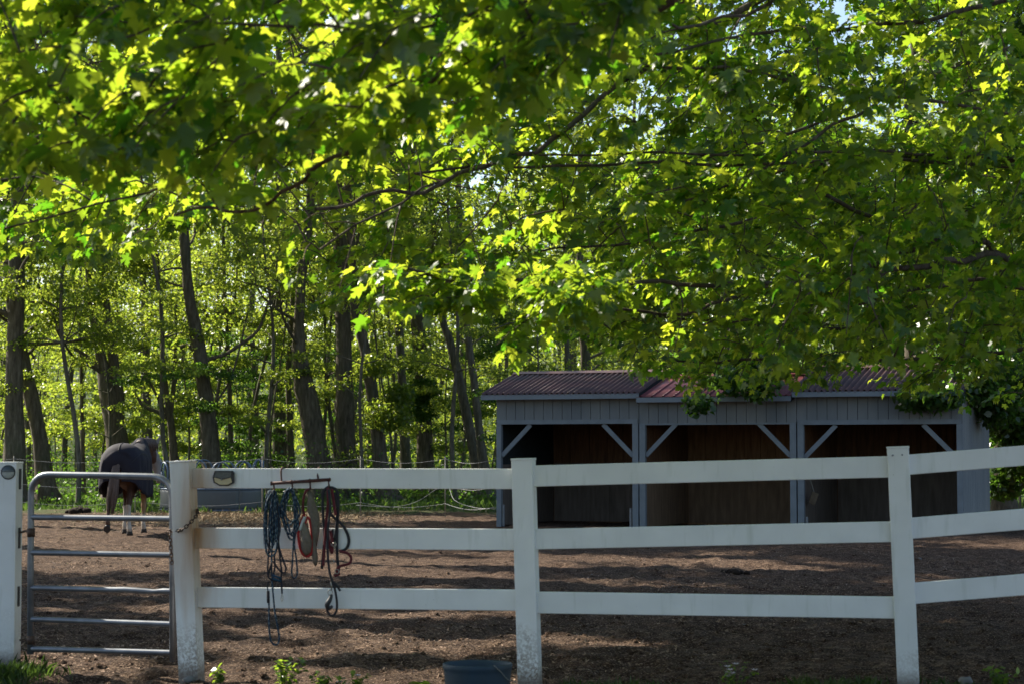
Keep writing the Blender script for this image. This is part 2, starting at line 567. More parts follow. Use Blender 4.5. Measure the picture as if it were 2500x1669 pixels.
SUN = np.array(sdir)
GAPS = [(P(1080, 690, 10.5), .5, .8), (P(1340, 740, 10.5), .5, .8), (P(1210, 715, 10.5), .4, .8), (P(900, 230, 9.0), .4, .8), (P(1060, 110, 7.5), .3, .7), (P(830, 60, 7.3), .3, .7),  # corridors towards the sun, cut through the leaves to light chosen spots
        (P(1650, 430, 13), .35, .7), (P(2270, 395, 14), .35, .7), (P(600, 520, 10.8), .45, .8), (P(330, 450, 10.6), .45, .8), (P(130, 440, 10.6), .45, .8), (P(1020, 320, 12.5), .5, .8),
        (P(560, 1262, 45), 2.4, 2.4), (P(800, 1262, 45), 1.6, 1.6), (P(1000, 1395, 24.0), 1.0, 1.0), (P(620, 1360, 27.5), 1.1, 1.1), (P(820, 1330, 31), .9, .9), (P(1360, 1350, 28.5), .8, .8), (P(1720, 1365, 27), .7, .7), (P(700, 1630, 13.2), .5, .6),
        (P(1050, 1560, 15.2), .45, .5), (P(760, 1530, 16.3), .5, .6), (P(1900, 1380, 25.5), .5, .6), (P(1420, 1560, 15.3), .35, .5), (P(330, 1290, 38), 1.3, 1.3), (P(500, 1480, 18.6), .5, .6),
        (P(540, 1142, 12.75), .22, .5), (P(640, 1142, 12.72), .2, .5), (P(760, 1142, 12.65), .2, .5), (P(860, 1142, 12.6), .2, .5), (P(980, 1143, 12.5), .16, .5), (P(560, 1288, 12.75), .2, .5), (P(600, 1433, 12.75), .2, .5), (P(370, 1165, 13.0), .2, .5), (P(150, 1260, 13.3), .2, .5)]


_g = random.Random(77)
for _k in range(22):
    _px, _py = _g.uniform(60, 1300), _g.uniform(1335, 1650)
    _r = _g.uniform(.22, .55)
    GAPS.append((P(_px, _py, CAMZ * F / (_py - HZ)), _r * .8, _r))


def lit_gap(pos, tree=False, only=None):
    """True where a leaf would close one of the gaps the sun shines through"""
    bad = np.zeros(len(pos), bool)
    for c, r1, r2 in GAPS:
        d = pos - c
        t = d @ SUN
        rr = np.linalg.norm(d - t[:, None] * SUN, axis=1)
        bad |= (rr < (r2 if tree else r1)) & (t > .35)
    return bad


def scatter_leaves(pos, size, TV, TF, up=.8):
    n = len(pos)
    ax = RNG.normal(size=(n, 3)); ax[:, 2] = ax[:, 2] * .5 - .5
    nr = RNG.normal(size=(n, 3)) * .8; nr[:, 2] += up
    sz = size * RNG.uniform(.65, 1.25, n)
    return leaves(pos, ax, nr, sz, TV, TF)


# ------------------------------------------------------------------ GROUND
def build_ground():
    ys = [-6.0]
    while ys[-1] < 420:
        y = ys[-1]
        ys.append(y + (1.0 if y < 7 else max(.03, .5 * y * y / 2826) if y < 75 else y * .05))
    ys = np.array(ys)
    xs = [0.0]
    while xs[-1] < 260:
        x = xs[-1]
        xs.append(x + (.055 if x < 4.2 else .11 if x < 10 else .4 if x < 20 else x * .12))
    xs = np.array(xs); xs = np.concatenate([-xs[:0:-1], xs])
    X, Y = np.meshgrid(xs, ys)
    Z = ground_z(X, Y)
    V = np.stack([X, Y, Z], -1).reshape(-1, 3)
    nx, ny = len(xs), len(ys)
    i, j = np.meshgrid(np.arange(ny - 1), np.arange(nx - 1), indexing='ij')
    a = i * nx + j
    Fs = np.stack([a, a + 1, a + nx + 1, a + nx], -1).reshape(-1, 4)
    o = arr_mesh('ground', V, Fs, 'ground', None, True)
    props(o, kind='structure')


build_ground()


def px_ground(n, y0, y1, margin=1.15, power=1.0):
    """random ground points, thinning with distance"""
    u = RNG.random(n)
    Y = 1 / (1 / y0 + u * (1 / y1 - 1 / y0))
    X = RNG.uniform(-1, 1, n) * .25 * margin * Y
    return X, Y


# chips, straw and clods trodden into the paddock
def litter():
    n = 34000
    X, Y = px_ground(n, 9.5, 57)
    keep = (N1(X * .5 + 9, Y * .22 + 3) + N2(X * 1.5, Y * .7) * .6) > -.12
    X, Y = X[keep], Y[keep]; n = len(X)
    pos = np.stack([X, Y, ground_z(X, Y) + .006], -1)
    ax = RNG.normal(size=(n, 3)); ax[:, 2] *= .25
    nr = RNG.normal(size=(n, 3)) * .5; nr[:, 2] += 1
    tv = np.array([(-.14, 0, 0), (.16, .05, .03), (.13, 1, .0), (-.12, .93, .04)])
    sz = RNG.uniform(.010, .036, n)
    V, Fs, t = leaves(pos, ax, nr, sz, tv, np.array([(0, 1, 2, 3)]), False)
    o = arr_mesh('wood_chips', V, Fs, 'chips', None, False, t)
    props(o, 'pale wood chips and straw bits trodden into the brown paddock dirt', 'wood chips', None, 'stuff')
    # clods: small lumps (tetra-like)
    n = 9000
    X, Y = px_ground(n, 9.5, 45)
    pos = np.stack([X, Y, ground_z(X, Y) - .004], -1)
    tv = np.array([(-.6, -.5, 0), (.6, -.4, 0), (.5, .6, 0), (-.5, .5, 0), (-.32, -.25, .42), (.36, -.2, .46), (.28, .36, .38), (-.32, .3, .48)])
    tf = np.array([(4, 5, 6, 7), (0, 1, 5, 4), (1, 2, 6, 5), (2, 3, 7, 6), (3, 0, 4, 7)])
    ax = RNG.normal(size=(n, 3)); ax[:, 2] = 0
    nr = np.tile([0, 0, 1.0], (n, 1)) + RNG.normal(size=(n, 3)) * .15
    V, Fs, t = leaves(pos, ax, nr, RNG.uniform(.010, .042, n) * RNG.uniform(.6, 1.2, n), tv, tf, False)
    o = arr_mesh('dirt_clods', V, Fs, 'ground', None, True, t)
    props(o, 'loose clods of churned brown dirt across the paddock', 'dirt', None, 'stuff')
    # hay pulled out round the feeder
    n = 12000
    c = P(600, 1262, 46)
    X = c[0] + RNG.normal(0, 1.5, n); Y = 44.5 + RNG.normal(0, 2.4, n)
    pos = np.stack([X, Y, ground_z(X, Y) + .01 + RNG.random(n) * .05], -1)
    ax = RNG.normal(size=(n, 3)); ax[:, 2] *= .5
    nr = RNG.normal(size=(n, 3)); nr[:, 2] += 1
    tv = np.array([(-.06, 0, 0), (.06, 0, 0), (.05, 1, .1), (-.05, 1, .1)])
    V, Fs, t = leaves(pos, ax, nr, RNG.uniform(.05, .13, n), tv, np.array([(0, 1, 2, 3)]), False)
    o = arr_mesh('spilled_hay', V, Fs, 'hay', None, False, t)
    props(o, 'pale hay spilled on the ground in front of the blue feeder ring', 'hay', None, 'stuff')


litter()


def grass_stuff(name, label, X, Y, h0, h1, wid):
    n = len(X)
    pos = np.stack([X, Y, ground_z(X, Y) - .01], -1)
    ax = RNG.normal(size=(n, 3)) * .45; ax[:, 2] = 1
    nr = RNG.normal(size=(n, 3)); nr[:, 2] *= .2
    tv = np.array([(-.5 * wid, 0, 0), (.5 * wid, 0, 0), (.28 * wid, .6, .08), (0, 1, .28), (-.28 * wid, .6, .08)])
    V, Fs, t = leaves(pos, ax, nr, RNG.uniform(h0, h1, n), tv, np.array([(0, 1, 2, 3, 4)]))
    o = arr_mesh(name, V, Fs, 'grass', None, False, t)
    props(o, label, 'grass', None, 'stuff')


def grasses():
    n = 26000
    Y = RNG.uniform(47.5, 62, n); X = RNG.uniform(-15, 15, n)
    e = N1(X * .35 + 40, Y * .3) * 7
    k = (Y + e > 51.5) & (N2(X * .9, Y * .8) > -.16)
    grass_stuff('grass', 'green grass and weeds along the far edge of the paddock', X[k], Y[k], .06, .24, .2)
    # tuft at the foot of the gate post, strip along the front
    c = P(20, 1625, 13.2)
    n = 1500
    X = c[0] + RNG.normal(0, .14, n); Y = 12.9 + RNG.normal(0, .28, n)
    grass_stuff('grass_tuft', 'dark green grass tuft at the foot of the left gate post', X, Y, .05, .13, .07)
    n = 4200
    X = RNG.uniform(.0, 3.6, n); Y = 12.15 + RNG.normal(0, .12, n) - .05 * X
    k = (N2(X * 2.2, Y * 2.2) > -.02) & (np.abs(X - .1) > .2)
    grass_stuff('fence_grass', 'short grass blades along the foot of the white fence', X[k], Y[k], .03, .09, .09)


grasses()

# ------------------------------------------------------------------ WHITE FENCE
def vpost(name, parent, base, top, w=.127, rz=-.2):
    mb = MB()
    b = np.array(base); t = np.array(top)
    L = np.linalg.norm(t - b); d = (t - b) / L
    s = np.array([math.cos(rz), math.sin(rz), 0]); s = norm(s - d * s.dot(d))
    f = np.cross(d, s)
    mb.xf = lambda p: b + s * p[0] + f * p[1] + d * p[2]
    mb.box((-w / 2, -w / 2, -.25), (w / 2, w / 2, L - .012), 0, .004)
    mb.box((-w / 2 - .003, -w / 2 - .003, L - .014), (w / 2 + .003, w / 2 + .003, L), 0, .004)
    o = mb.build(name, ['vinyl'], parent)
    return o


POSTS = [  # px/py of the foot centre and the head centre, depth
    ((468, 1648), (446, 1123), 12.80),
    ((1294, 1668), (1278, 1117), 12.37),
    ((2218, 1668), (2192, 1088), 12.20),
    ((3130, 1650), (3100, 1040), 11.95),
]
fence = thing('rail_fence', 'white three-rail vinyl fence running across the foreground right of the gate', 'fence', P(1294, 1668, 12.37))
for (f, h, d) in POSTS:
    vpost('post', fence, P(f[0], f[1], d), P(h[0], h[1], d))
RAILS = [  # x0, (top,bottom) , x1, (top,bottom), post index
    (468, (1142, 1190), 1268, (1144, 1191.5), 0), (472, (1287, 1337), 1272, (1290.5, 1341), 0), (476, (1432, 1481), 1276, (1438.5, 1489), 0),
    (1284, (1135.5, 1187), 2196, (1112, 1163), 1), (1288, (1290.5, 1340), 2202, (1269, 1323), 1), (1294, (1443, 1495), 2208, (1456, 1508), 1),
    (2200, (1110, 1159), 3100, (1038, 1088), 2), (2206, (1264, 1315), 3104, (1192, 1244), 2), (2212, (1423, 1474), 3108, (1352, 1402), 2),
]
for x0, (a0, b0), x1, (a1, b1), k in RAILS:
    d0, d1 = POSTS[k][2], POSTS[k + 1][2]
    A, B = P(x0, (a0 + b0) / 2, d0), P(x1, (a1 + b1) / 2, d1)
    h = (b0 - a0) / F * d0
    mb = MB()
    n = 10
    pts = [A * (1 - t) + B * t - np.array([0, 0, .006 * math.sin(math.pi * t)]) for t in np.linspace(0, 1, 2)]
    mb.beam(pts[0], pts[-1], .04, h, side=(.2, 1, 0), bev=.005)
    mb.build('rail', ['vinyl'], fence)
# screw heads and a drain slot detail on the third post
for px, py in ((2179.5, 1110.5), (2202.5, 1109)):
    mb = MB()
    c = P(px, py, 12.2 - .067)
    mb.tube([c + np.array([0, .006, 0]), c - np.array([0, .002, 0])], .0055, 8)
    mb.build('screw', ['galv'], fence)

gp = thing('gate_post', 'white vinyl gate post with a round light at the left edge of the photo', 'post', P(-8, 1618, 13.55))
vpost('post', gp, P(8, 1618, 13.55), P(14, 1126, 13.55), .185, -.0)
for y0, y1 in ((335, 452), (672, 790), (1008, 1122)):   # routed rail slots on the side that faces the gate
    mb = MB()
    pa = P(47.5, 1000 + y0 / 2.344, 13.55); pb = P(46, 1000 + y1 / 2.344, 13.55)
    x = .1065
    c = P(8, 1618, 13.55)
    mb.box((P(50, 1100, 13.55)[0] - .004, 13.53, pb[2]), (P(50, 1100, 13.55)[0] + .0045, 13.57, pa[2]))
    mb.build('rail_slot', ['black'], gp)


# round light on the gate post
def disc_light():
    c = P(20, 1151.5, 13.55 - .0935)
    t = thing('post_light', 'round solar light with dark top and frosted lower half on the left gate post', 'light', c)
    mb = MB()
    r = .044
    n = 28
    ring = [(c[0] + r * math.cos(a), c[1], c[2] + r * math.sin(a)) for a in np.linspace(0, 2 * math.pi, n, endpoint=False)]
    mb.tube(ring, .0045, 6, closed=True)
    mb.add([(c[0] + r * math.cos(a), c[1] + .003, c[2] + r * math.sin(a)) for a in np.linspace(0, 2 * math.pi, n, endpoint=False)], [tuple(range(n))])
    mb.build('rim', ['black'], t, True)
    for nm, s, m in (('hood', 1, 'solar'), ('lens', -1, 'lens')):
        mb = MB()
        for i in range(4):
            f0, f1 = i / 4, (i + 1) / 4
            vs, m_ = [], 10
            for f in (f0, f1):
                for k in range(m_ + 1):
                    a = math.pi * k / m_ * s
                    rr = r * .97 * math.cos(f * math.pi / 2)
                    vs.append((c[0] + rr * math.cos(a), c[1] - .016 * math.sin(f * math.pi / 2), c[2] + rr * math.sin(a) + .0008 * s))
            mb.add(vs, [(k, k + 1, m_ + 2 + k, m_ + 1 + k) for k in range(m_)])
        mb.build(nm, [m], t, True)


disc_light()


# lantern-shaped solar light on the top rail
def rail_light():
    def Q(x, y, d=12.70):
        return P(500 + x / 6.18, 1120 + y / 6.18, d)
    c = Q(280, 390, 12.72)
    t = thing('rail_light', 'small solar light with cream lens and dark lid fixed to the top rail', 'light', c)
    out = [(150, 180), (425, 180), (440, 205), (440, 350), (350, 392), (225, 392), (140, 345), (125, 270)]
    yb, yf = 12.745, 12.705
    mb = MB()
    vs = [Q(x, y, yb) for x, y in out] + [Q(x, y, yf) for x, y in out]
    n = len(out)
    mb.add(vs, [tuple(range(n, 2 * n))] + [(i, (i + 1) % n, n + (i + 1) % n, n + i) for i in range(n)])
    mb.tube([Q(x, y, yf) for x, y in out], .0035, 6, closed=True)
    mb.build('case', ['black'], t)
    mb = MB()
    out = [(165, 192), (400, 192), (398, 262), (280, 292), (140, 265)]
    vs = [Q(x, y, yf - .003) for x, y in out] + [Q(x, y, yf - .012) for x, y in out]
    n = len(out)
    mb.add(vs, [tuple(range(n, 2 * n))] + [(i, (i + 1) % n, n + (i + 1) % n, n + i) for i in range(n)])
    mb.build('solar_lid', ['solar'], t)
    mb = MB()
    out = [(140, 276), (280, 304), (392, 276), (410, 345), (345, 382), (230, 382), (152, 340)]
    vs = [Q(x, y, yf - .003) for x, y in out] + [Q(x, y, yf - .008) for x, y in out]
    n = len(out)
    mb.add(vs, [tuple(range(n, 2 * n))] + [(i, (i + 1) % n, n + (i + 1) % n, n + i) for i in range(n)])
    mb.build('lens', ['cream'], t)
    mb = MB()
    k = Q(252, 303, yf - .012)
    mb.tube([k + np.array([0, .006, 0]), k - np.array([0, .006, 0])], [.0055, .0045], 10)
    mb.build('clasp', ['galv'], t, True)


rail_light()


# ------------------------------------------------------------------ GATE
def gate():
    def Z(x, y, d):
        return P(x / 2.344, 1000 + y / 2.344, d)
    dl, dr = 13.35, 12.95
    def gp_(x, y):
        k = (x - 178) / (985 - 178)
        return Z(x, y, dl + (dr - dl) * k)
    t = thing('tube_gate', 'grey galvanised six-bar tube gate between the two white gate posts', 'gate', gp_(178, 1395))
    path = [gp_(175, 1395), gp_(175, 900), gp_(178, 480)]
    for a in np.linspace(0, 90, 7):
        path.append(gp_(178 + 100 - 100 * math.cos(math.radians(a)), 472 - 103 * math.sin(math.radians(a))))
    path += [gp_(600, 374)]
    for a in np.linspace(90, 0, 7):
        path.append(gp_(985 - 110 + 110 * math.cos(math.radians(a)), 490 - 110 * math.sin(math.radians(a))))
    path += [gp_(988, 900), gp_(988, 1438)]
    mb = MB()
    mb.tube(path, .0215, 12)
    mb.build('frame', ['galv'], t, True)
    bars = [(612, 622), (815, 829), (1017, 1036), (1196, 1225), (1365, 1388)]
    for i, (ya, yb) in enumerate(bars):
        mb = MB()
        pts = [gp_(178, ya)]
        for k in np.linspace(.06, .94, 14):
            y = ya + (yb - ya) * k
            if i == 2:
                y += 7 * math.exp(-((k - .84) / .04) ** 2) - 3 * math.exp(-((k - .65) / .04) ** 2)
            pts.append(gp_(178 + (985 - 178) * k, y))
        pts.append(gp_(985, yb))
        r = [.0185] * len(pts)
        if i == 2:
            r[13] = .014
        mb.tube(pts, r, 12, cap=False)
        o = mb.build('bar', ['galv'], t, True)
        if i == 2:
            o['label'] = 'middle bar with a dent near its right end'
    for y in (700, 1315):
        mb = MB()
        a = gp_(178, y); b = P(50, 1000 + y / 2.344, 13.52)
        mb.tube([b, (a + b) / 2 + np.array([0, 0, .01]), a - np.array([.01, 0, 0])], .008, 8)
        mb.tube([a - np.array([0, 0, .028]), a + np.array([0, 0, .028])], .026, 12)
        mb.build('hinge', ['chain'], t, True)
    return gp_


gp_ = gate()


def chain():
    def Z(x, y, d):
        return P(x / 2.344, 1000 + y / 2.344, d)
    t = thing('gate_chain', 'rusty chain tying the gate to the white post beside it', 'chain', Z(975, 690, 12.9))
    paths = [
        [Z(968, 690, 12.86), Z(1000, 692, 12.78), Z(1040, 684, 12.70), Z(1085, 648, 12.705), Z(1125, 602, 12.74), Z(1132, 575, 12.80)],
        [Z(968, 695, 12.88), Z(975, 760, 12.90), Z(980, 830, 12.90), Z(984, 880, 12.905)],
        [Z(1132, 575, 12.8), Z(1120, 570, 12.88), Z(1060, 640, 12.9), Z(990, 690, 12.985), Z(968, 690, 12.9)],
    ]
    for nm, p in zip(('chain_run', 'chain_tail', 'chain_run'), paths):
        q = smooth_path(p, 60)
        L = np.linalg.norm(np.diff(q, axis=0), axis=1).sum()
        n = max(4, int(L / .021))
        q = smooth_path(p, n + 1)
        mb = MB()
        for i in range(n):
            a, b = q[i], q[i + 1]
            d = norm(b - a); s = np.array([0, 1.0, 0]) if i % 2 else np.cross(d, [0, 1.0, 0])
            s = norm(s - d * s.dot(d)); c = (a + b) / 2
            ring = [c + d * .0155 * math.cos(k) + s * .0095 * math.sin(k) for k in np.linspace(0, 2 * math.pi, 10, endpoint=False)]
            mb.tube(ring, .0036, 5, closed=True)
        mb.build(nm, ['chain'], t, True)
    mb = MB()
    c = Z(1010, 692, 12.77)
    mb.tube([Z(985, 690, 12.80), Z(1025, 690, 12.74)], .005, 8)
    mb.build('snap_hook', ['brass'], t, True)


chain()


# ------------------------------------------------------------------ TACK RACK AND TACK
def Q2(x, y, d):
    return P(440 + x / 2.6625, 1080 + y / 2.6625, d)


def tack():
    d0 = 12.60
    rk = thing('bridle_rack', 'rusty iron rack bar hooked over the top fence rail', 'rack', Q2(780, 255, d0))
    mb = MB()
    mb.tube([Q2(590, 263, d0), Q2(980, 237, d0)], .0105, 10)
    for x, y in ((592, 263), (722, 254), (842, 246), (972, 238)):
        mb.tube([Q2(x - 5, y, d0), Q2(x + 5, y, d0)], .0135, 10)
    mb.build('bar', ['rust'], rk, True)
    for x, y in ((660, 258), (897, 242)):
        mb = MB()
        ytop = 160
        p = [Q2(x, y, d0), Q2(x - 4, (y + ytop) / 2, 12.615), Q2(x - 3, ytop + 12, 12.625), Q2(x + 6, ytop, 12.66), Q2(x + 6, ytop + 4, 12.715), Q2(x + 6, ytop + 30, 12.72)]
        mb.tube(smooth_path(p, 18), .0056, 8)
        mb.build('rail_hook', ['rust'], rk, True)
    for x, y in ((608, 262), (727, 254), (843, 246), (964, 238)):
        mb = MB()
        p = [Q2(x, y, d0), Q2(x + 2, y + 30, d0 - .004), Q2(x + 3, y + 46, d0 - .012), Q2(x + 2, y + 54, d0 - .03), Q2(x + 1, y + 44, d0 - .045)]
        mb.tube(smooth_path(p, 14), .0052, 8)
        mb.build('tack_hook', ['rust'], rk, True)

    blue = [0, 0, 1, 1, 0, 2, 1, 1, 0, 0, 2, 1]

    def rope(mb, pts, r=.0062, per=.007, jit=0, pat=blue):
        q = smooth_path(pts, 40)
        L = np.linalg.norm(np.diff(q, axis=0), axis=1).sum()
        n = max(8, int(L / per))
        q = smooth_path(pts, n)
        mb.tube(q, r, 7, seg_m=pat)

    R3 = ['rope_blue', 'rope_dark', 'rope_light']
    # 1: long blue rope in hanks with a rope halter
    t = thing('lead_rope', 'long blue and black flecked rope in hanks on the first hook, its loop hanging lowest', 'rope', Q2(608, 310, d0))
    mb = MB()
    for k, (xl, xr, yb, dd) in enumerate(((545, 600, 715, .03), (560, 612, 690, .045), (575, 640, 705, .02), (598, 648, 640, .05), (552, 630, 735, .06), (585, 622, 665, .065))):
        mid = (xl + xr) / 2
        p = [Q2(608, 312, d0 - .03), Q2(575 + k * 6, 318, d0 - dd), Q2(xl + 8, 400, d0 - dd), Q2(xl, 560, d0 - dd), Q2(xl + 8, yb - 30, d0 - dd), Q2(mid, yb, d0 - dd), Q2(xr - 5, yb - 40, d0 - dd), Q2(xr, 540, d0 - dd), Q2(xr - 10, 400, d0 - dd), Q2(622, 330, d0 - dd), Q2(608, 310, d0 - .03)]
        rope(mb, p, .006)
    mb.build('hank', R3, t, True)
    mb = MB()
    rope(mb, [Q2(612, 330, d0 - .05), Q2(600, 560, d0 - .06), Q2(594, 800, d0 - .04), Q2(600, 930, d0 - .035), Q2(613, 1080, d0 - .035), Q2(634, 1200, d0 - .03), Q2(644, 1275, d0 - .03), Q2(625, 1312, d0 - .03), Q2(592, 1290, d0 - .03), Q2(578, 1200, d0 - .03), Q2(577, 1060, d0 - .03), Q2(573, 965, d0 - .03)], .0058)
    mb.build('hanging_loop', R3, t, True)
    mb = MB()
    mb.tube([Q2(571, 962, d0 - .03), Q2(573, 1040, d0 - .03)], .0095, 8)
    mb.tube(smooth_path([Q2(571, 962, d0 - .03), Q2(566, 930, d0 - .03), Q2(575, 900, d0 - .03)], 8), .004, 6)
    mb.build('end_popper', ['halter'], t, True)
    h = thing('rope_halter', 'dark blue halter hanging below the first rope hank with small clip', 'halter', Q2(640, 330, d0 - .03))
    mb = MB()
    for p in ([(610, 325), (640, 500), (640, 660), (672, 770), (690, 820), (670, 850), (630, 810), (600, 770), (575, 850)],
              [(620, 325), (600, 500), (575, 700), (570, 850), (590, 890), (640, 895), (660, 860), (650, 760), (640, 680)],
              [(610, 720), (615, 800), (600, 890)], [(655, 860), (660, 940), (662, 980)]):
        mb.tube(smooth_path([Q2(x, y, d0 - .055) for x, y in p], 26), .0058, 7)
    mb.build('webbing', ['rope_dark'], h, True)
    mb = MB()
    for y0, y1 in ((860, 880), (880, 900)):
        mb.tube([Q2(600, y0, d0 - .06), Q2(655, y1, d0 - .06)], .0075, 7)
    mb.build('noseband', ['rope_blue'], h, True)
    mb = MB()
    mb.tube(smooth_path([Q2(662, 975, d0 - .05), Q2(656, 1010, d0 - .05), Q2(661, 1030, d0 - .05), Q2(668, 1010, d0 - .05), Q2(662, 975, d0 - .05)], 16), .0022, 6)
    mb.build('clip', ['brass'], h, True)

    # 2: second coil
    t = thing('coiled_rope', 'short blue and black rope coil with a single tail on the second hook', 'rope', Q2(727, 300, d0))
    mb = MB()
    for k, (cx, ry, rx, y0, dd) in enumerate(((702, 120, 50, 295, .03), (708, 150, 44, 292, .045), (715, 165, 40, 298, .035), (722, 155, 36, 294, .055), (712, 105, 55, 300, .06))):
        p = []
        for a in np.linspace(0, 360, 13):
            s = math.radians(a)
            xx = cx + rx * math.sin(s) * (1.05 if 60 < a < 300 else .8) + (k * 4 if 90 < a < 270 else 0)
            yy = y0 + ry - ry * math.cos(s)
            p.append(Q2(xx, yy, d0 - dd))
        rope(mb, p, .0062)
    mb.build('coil', R3, t, True)
    mb = MB()
    rope(mb, [Q2(735, 320, d0 - .05), Q2(742, 480, d0 - .06), Q2(735, 640, d0 - .04), Q2(730, 760, d0 - .035), Q2(725, 850, d0 - .035), Q2(742, 878, d0 - .03), Q2(760, 850, d0 - .03), Q2(755, 760, d0 - .035), Q2(742, 660, d0 - .04), Q2(752, 560, d0 - .06), Q2(760, 420, d0 - .05)], .0056)
    mb.build('tail', R3, t, True)

    # 3: fly mask
    t = thing('fly_mask', 'tan mesh horse fly mask with red trim on the third hook', 'fly mask', Q2(843, 300, d0))

    def sheet(name, outline, m, dd, bulge):
        o = np.array(outline, float)
        cx, cyy = o.mean(0)
        mb = MB()
        rings = 5
        n = len(o)
        vs = []
        for r in range(rings):
            f = 1 - r / rings
            for x, y in o:
                vs.append(Q2(cx + (x - cx) * f, cyy + (y - cyy) * f, d0 - dd - bulge * (1 - f * f) - .008 * math.sin(y * .05 + x * .09)))
        vs.append(Q2(cx, cyy, d0 - dd - bulge))
        fs = []
        for r in range(rings - 1):
            for i in range(n):
                fs.append((r * n + i, r * n + (i + 1) % n, (r + 1) * n + (i + 1) % n, (r + 1) * n + i))
        for i in range(n):
            fs.append(((rings - 1) * n + i, (rings - 1) * n + (i + 1) % n, rings * n))
        mb.add(vs, fs)
        ob = mb.build(name, [m], t, True)
        sm = ob.modifiers.new('thick', 'SOLIDIFY'); sm.thickness = .003
        return ob

    sheet('mesh_panel', [(838, 300), (856, 330), (880, 400), (905, 480), (903, 570), (892, 640), (880, 690), (893, 750), (890, 790), (876, 805), (862, 770), (850, 700), (845, 600), (832, 480), (828, 380)], 'mesh', .03, .03)
    sheet('eye_dart', [(800, 500), (835, 560), (855, 640), (850, 715), (815, 735), (790, 700), (782, 620), (785, 560)], 'mesh', .05, .04)
    mb = MB()
    mb.tube(smooth_path([Q2(x, y, d0 - .045) for x, y in [(806, 465), (790, 500), (772, 560), (768, 610), (782, 690), (800, 725), (830, 738), (852, 715), (858, 660), (852, 560), (838, 490), (822, 485), (812, 520), (800, 540)]], 40), .0085, 8)
    mb.build('red_trim', ['redtrim'], t, True)
    mb = MB()
    mb.tube(smooth_path([Q2(x, y, d0 - .03) for x, y in [(842, 302), (822, 308), (806, 340), (798, 400), (800, 440), (808, 470)]], 18), .0075, 8)
    mb.build('crown_strap', ['maroon'], t, True)
    mb = MB()
    mb.tube(smooth_path([Q2(x, y, d0 - .055) for x, y in [(812, 480), (795, 520), (778, 570)]], 10), .011, 8)
    mb.build('fleece_edge', ['lens'], t, True)

    # 4: bridle / halters with lead
    t = thing('bridle', 'black and maroon bridle hanging on the fourth hook', 'bridle', Q2(964, 290, d0))
    mb = MB()
    for p in ([(965, 285), (935, 310), (925, 380), (930, 500), (938, 620), (930, 720), (920, 820)],
              [(965, 288), (1010, 300), (1028, 380), (1022, 520), (1018, 640), (1022, 760), (1030, 830), (1000, 862)],
              [(1022, 500), (1060, 540), (1090, 600), (1095, 650), (1075, 690), (1035, 705)],
              [(950, 420), (985, 470), (1015, 500)], [(1000, 320), (1020, 420), (1010, 600), (985, 650), (990, 560)]):
        mb.tube(smooth_path([Q2(x, y, d0 - .035) for x, y in p], 28), .009, 7, flat=.55)
    mb.build('leather_strap', ['halter'], t, True)
    mb = MB()
    for p in ([(960, 292), (960, 400), (948, 520), (940, 640), (930, 800)], [(985, 300), (1000, 400), (1010, 470)],
              [(1035, 705), (1085, 715), (1112, 750), (1095, 785), (1040, 800), (1015, 830), (1035, 850), (1000, 866)],
              [(955, 560), (965, 640), (985, 715), (990, 640), (975, 570)]):
        mb.tube(smooth_path([Q2(x, y, d0 - .05) for x, y in p], 26), .0085, 7, flat=.6)
    mb.build('maroon_strap', ['maroon'], t, True)
    mb = MB()
    for x, y in ((1018, 835), (1000, 660), (985, 770)):
        mb = MB()
        ring = [Q2(x + 14 * math.cos(a), y + 14 * math.sin(a), d0 - .06) for a in np.linspace(0, 2 * math.pi, 12, endpoint=False)]
        mb.tube(ring, .0025, 6, closed=True)
        mb.build('ring', ['brass'], t, True)
    t = thing('lead_strap', 'thin dark lead with snap and knotted end hanging lowest beneath the bridle', 'lead', Q2(964, 300, d0 - .06))
    mb = MB()
    for p in ([(964, 300), (975, 420), (960, 560), (958, 700), (968, 820), (985, 890), (1005, 950), (1018, 1030), (1015, 1090), (990, 1125), (960, 1100), (955, 1060), (975, 1000), (985, 985)],
              [(990, 900), (1020, 930), (1040, 962)]):
        mb.tube(smooth_path([Q2(x, y, d0 - .07) for x, y in p], 50), .0072, 8)
    mb.build('lead_line', ['halter'], t, True)
    mb = MB()
    k = [Q2(985, 985, d0 - .075), Q2(972, 1020, d0 - .08), Q2(955, 1050, d0 - .08), Q2(965, 1075, d0 - .075), Q2(990, 1060, d0 - .07)]
    mb.tube(smooth_path(k, 16), [.008 + .008 * math.sin(math.pi * i / 15) for i in range(16)], 9)
    mb.build('knot', ['black'], t, True)
    mb = MB()
    ring = [Q2(975 + 15 * math.cos(a), 972 + 17 * math.sin(a), d0 - .07) for a in np.linspace(0, 2 * math.pi, 14, endpoint=False)]
    mb.tube(ring, .003, 6, closed=True)
    mb.tube([Q2(980, 900, d0 - .07), Q2(985, 955, d0 - .07)], .004, 6)
    mb.build('snap', ['brass'], t, True)


tack()


